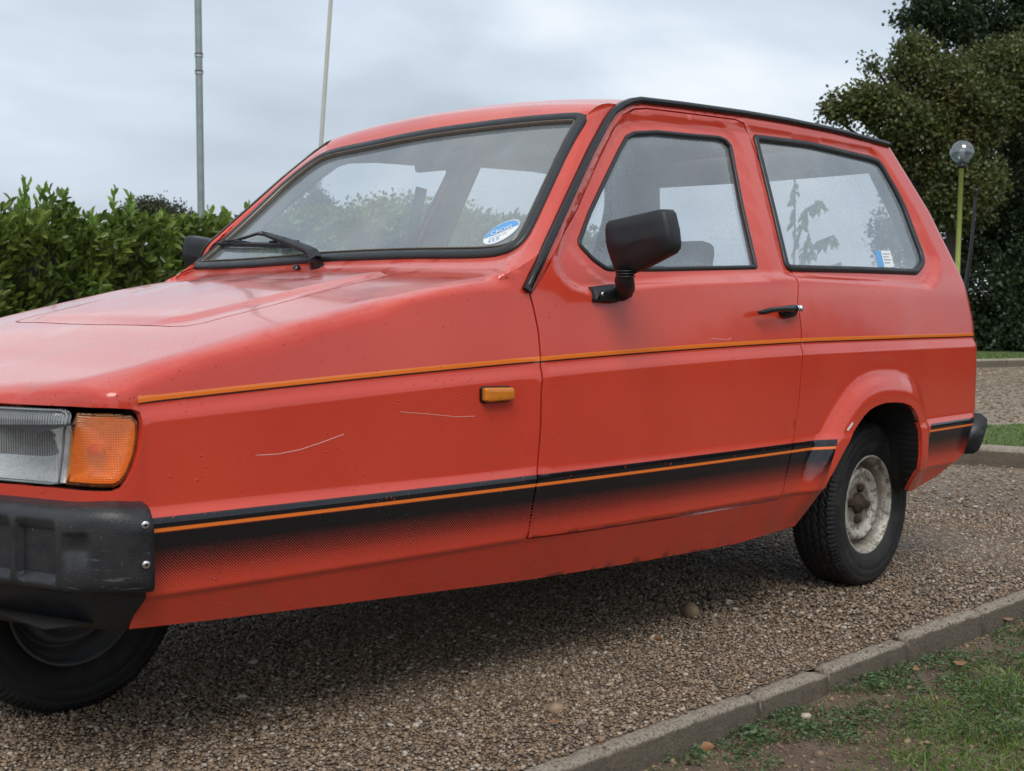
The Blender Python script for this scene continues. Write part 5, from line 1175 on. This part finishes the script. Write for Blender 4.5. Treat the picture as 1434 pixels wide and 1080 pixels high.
# ---- cabin
for sg in (1,-1):
    tr_=[(-1.45,.60),(-.50,.60),(.40,.60),(.40,.95),(.42,1.33),(-.45,1.344),(-.93,1.328),(-1.02,1.29),(-1.10,1.22),(-1.25,1.085),(-1.41,.935)]
    V,F,at=sheet(tr_,[offs(DW,.012),offs(RW,.012)],-.030,sg,du=.05,rows=np.arange(.5,1.4,.04),fine=False,nrim=False); part('cabin_trim',V,F,M['grey_trim'],car)
hl_m=NT('ribbed_headlining'); w=hl_m.n('ShaderNodeTexWave'); w.bands_direction='X'; w.inputs['Scale'].default_value=14; hl_m.t.links.new(hl_m.pos(),w.inputs[0]); hl_m.bsdf(base=hl_m.mix(w.outputs['Fac'],(.36,.38,.40),(.46,.48,.50)),rough=.8,normal=hl_m.bump(w.outputs['Fac'],.4,.004)); 
L=[topline(a+np.array([.01,.008,-.028]),b+np.array([.01,-.008,-.028]),15,.0) for a,b in zip(rail[::3],railf[::3])]
n=15;V=np.vstack(L);F=[(i*n+k,(i+1)*n+k,(i+1)*n+k+1,i*n+k+1) for i in range(len(L)-1) for k in range(n-1)]; part('headlining',V,F,hl_m.m,car)
L=loft(resamp(inn_t,15)+np.array([.012,0,-.004]),topline(rc+np.array([.03,.03,-.03]),rf+np.array([.03,-.03,-.03]),15),2,.004,(-.6,0,.8)); V=np.vstack(L);F=[(i*n+k,(i+1)*n+k,(i+1)*n+k+1,i*n+k+1) for i in range(2) for k in range(n-1)]; part('headlining',V,F,hl_m.m,car)
for inn,out in ((resamp(inn_n,NR),on_),(resamp(inn_f,NR)[::-1],of_)):
    L=[p+np.array([.015,0,-.012]) for p in (inn*.98+out*.02,out)]; V=np.vstack(L);k=NR;F=[(i,i+1,k+i+1,k+i) for i in range(k-1)]; part('pillar_trim',V,F,M['grey_trim'],car)
for sg in (1,-1):
    ss_=np.linspace(.44,s_end,14); L=[[on(s,z,-.022,sg) for s in ss_] for z in (1.258,1.30)]+[[Vector((p.x,p.y,1.328+.030*(1-min(1,abs(p.y)/.5)**2.3))) for p in [on(s,1.33,-.022,sg) for s in ss_]]]; V,F=bridge(L,False); part('cabin_trim',V,F,M['grey_trim'],car)
    ss_=np.linspace(.36,.675,8); L=[[on(s,z,-.022,sg) for s in ss_] for z in (.60,.92,1.1,1.26,1.30)]; V,F=bridge(L,False); part('cabin_trim',V,F,M['grey_trim'],car)
V,F=box((-1.30,0,.80),(.34,1.12,.16),.04); V=[v+Vector((0,0,.03*(v.x+1.47))) for v in V]; part('dashboard',V,F,M['dash'],car)
V,F=box((-.5,0,.30),(1.9,1.15,.02)); part('cabin_floor',V,F,M['dark'],car,False)
def seat(x,y,w=.44,rear=False):
    V,F=box((x-.12,y,.46),(.46,w,.13),.05); s=part('seat',V,F,M['seat'],car)
    rt=Matrix.Rotation(math.radians(14),3,'Y'); V,F=box((x+.15,y,.69),(.11,w,.46),.05,rt); part('backrest',V,F,M['seat'],s)
    if not rear:
        V,F=box((x+.225,y,.95),(.07,.23,.11),.03,rt); part('headrest',V,F,M['seat'],s)
        for q in (-.06,.06): V,F=tube([(x+.19,y+q,.87),(x+.215,y+q,.92)],.006,8); part('headrest_post',V,F,M['chrome'],s)
seat(-.72,.31); seat(-.72,-.31); seat(-.02,0,1.0,True)
V,F=box((.33,0,.83),(.34,1.1,.02),.005); part('parcel_shelf',V,F,M['seat'],car)
th=np.linspace(0,2*math.pi,33)[:-1]; rt=Matrix.Rotation(math.radians(-62),3,'Y'); c=Vector((-1.06,.31,.86)); V,F=tube([rt@Vector((.165*math.cos(a),.165*math.sin(a),0))+c for a in th],.013,8,True); sw=part('steering_wheel',V,F,M['dash'],car)
V,F=tube([c,c+Vector((-.15,0,-.09))],.025,10); part('column',V,F,M['dash'],sw)
for a in (.0,2.1,4.2): V,F=tube([c,rt@Vector((.16*math.cos(a),.16*math.sin(a),0))+c],.011,6); part('spoke',V,F,M['dash'],sw)
V,F=box((-1.10,.0,1.205),(.02,.22,.055),.01); part('rear_view_mirror',V,F,M['dash'],car)
V,F=tube([(-1.10,0,1.22),(-1.13,0,1.265)],.007,8); part('mirror_stem',V,F,M['dash'],car)
L=[(-.60,.615,1.20),(-.62,.64,1.05),(-.66,.645,.93),(-.70,.60,.60)]; V,F=ribbon(L,[Vector((0,-1,0))]*4,.024,.002); part('seat_belt',V,F,M['seat'],car)
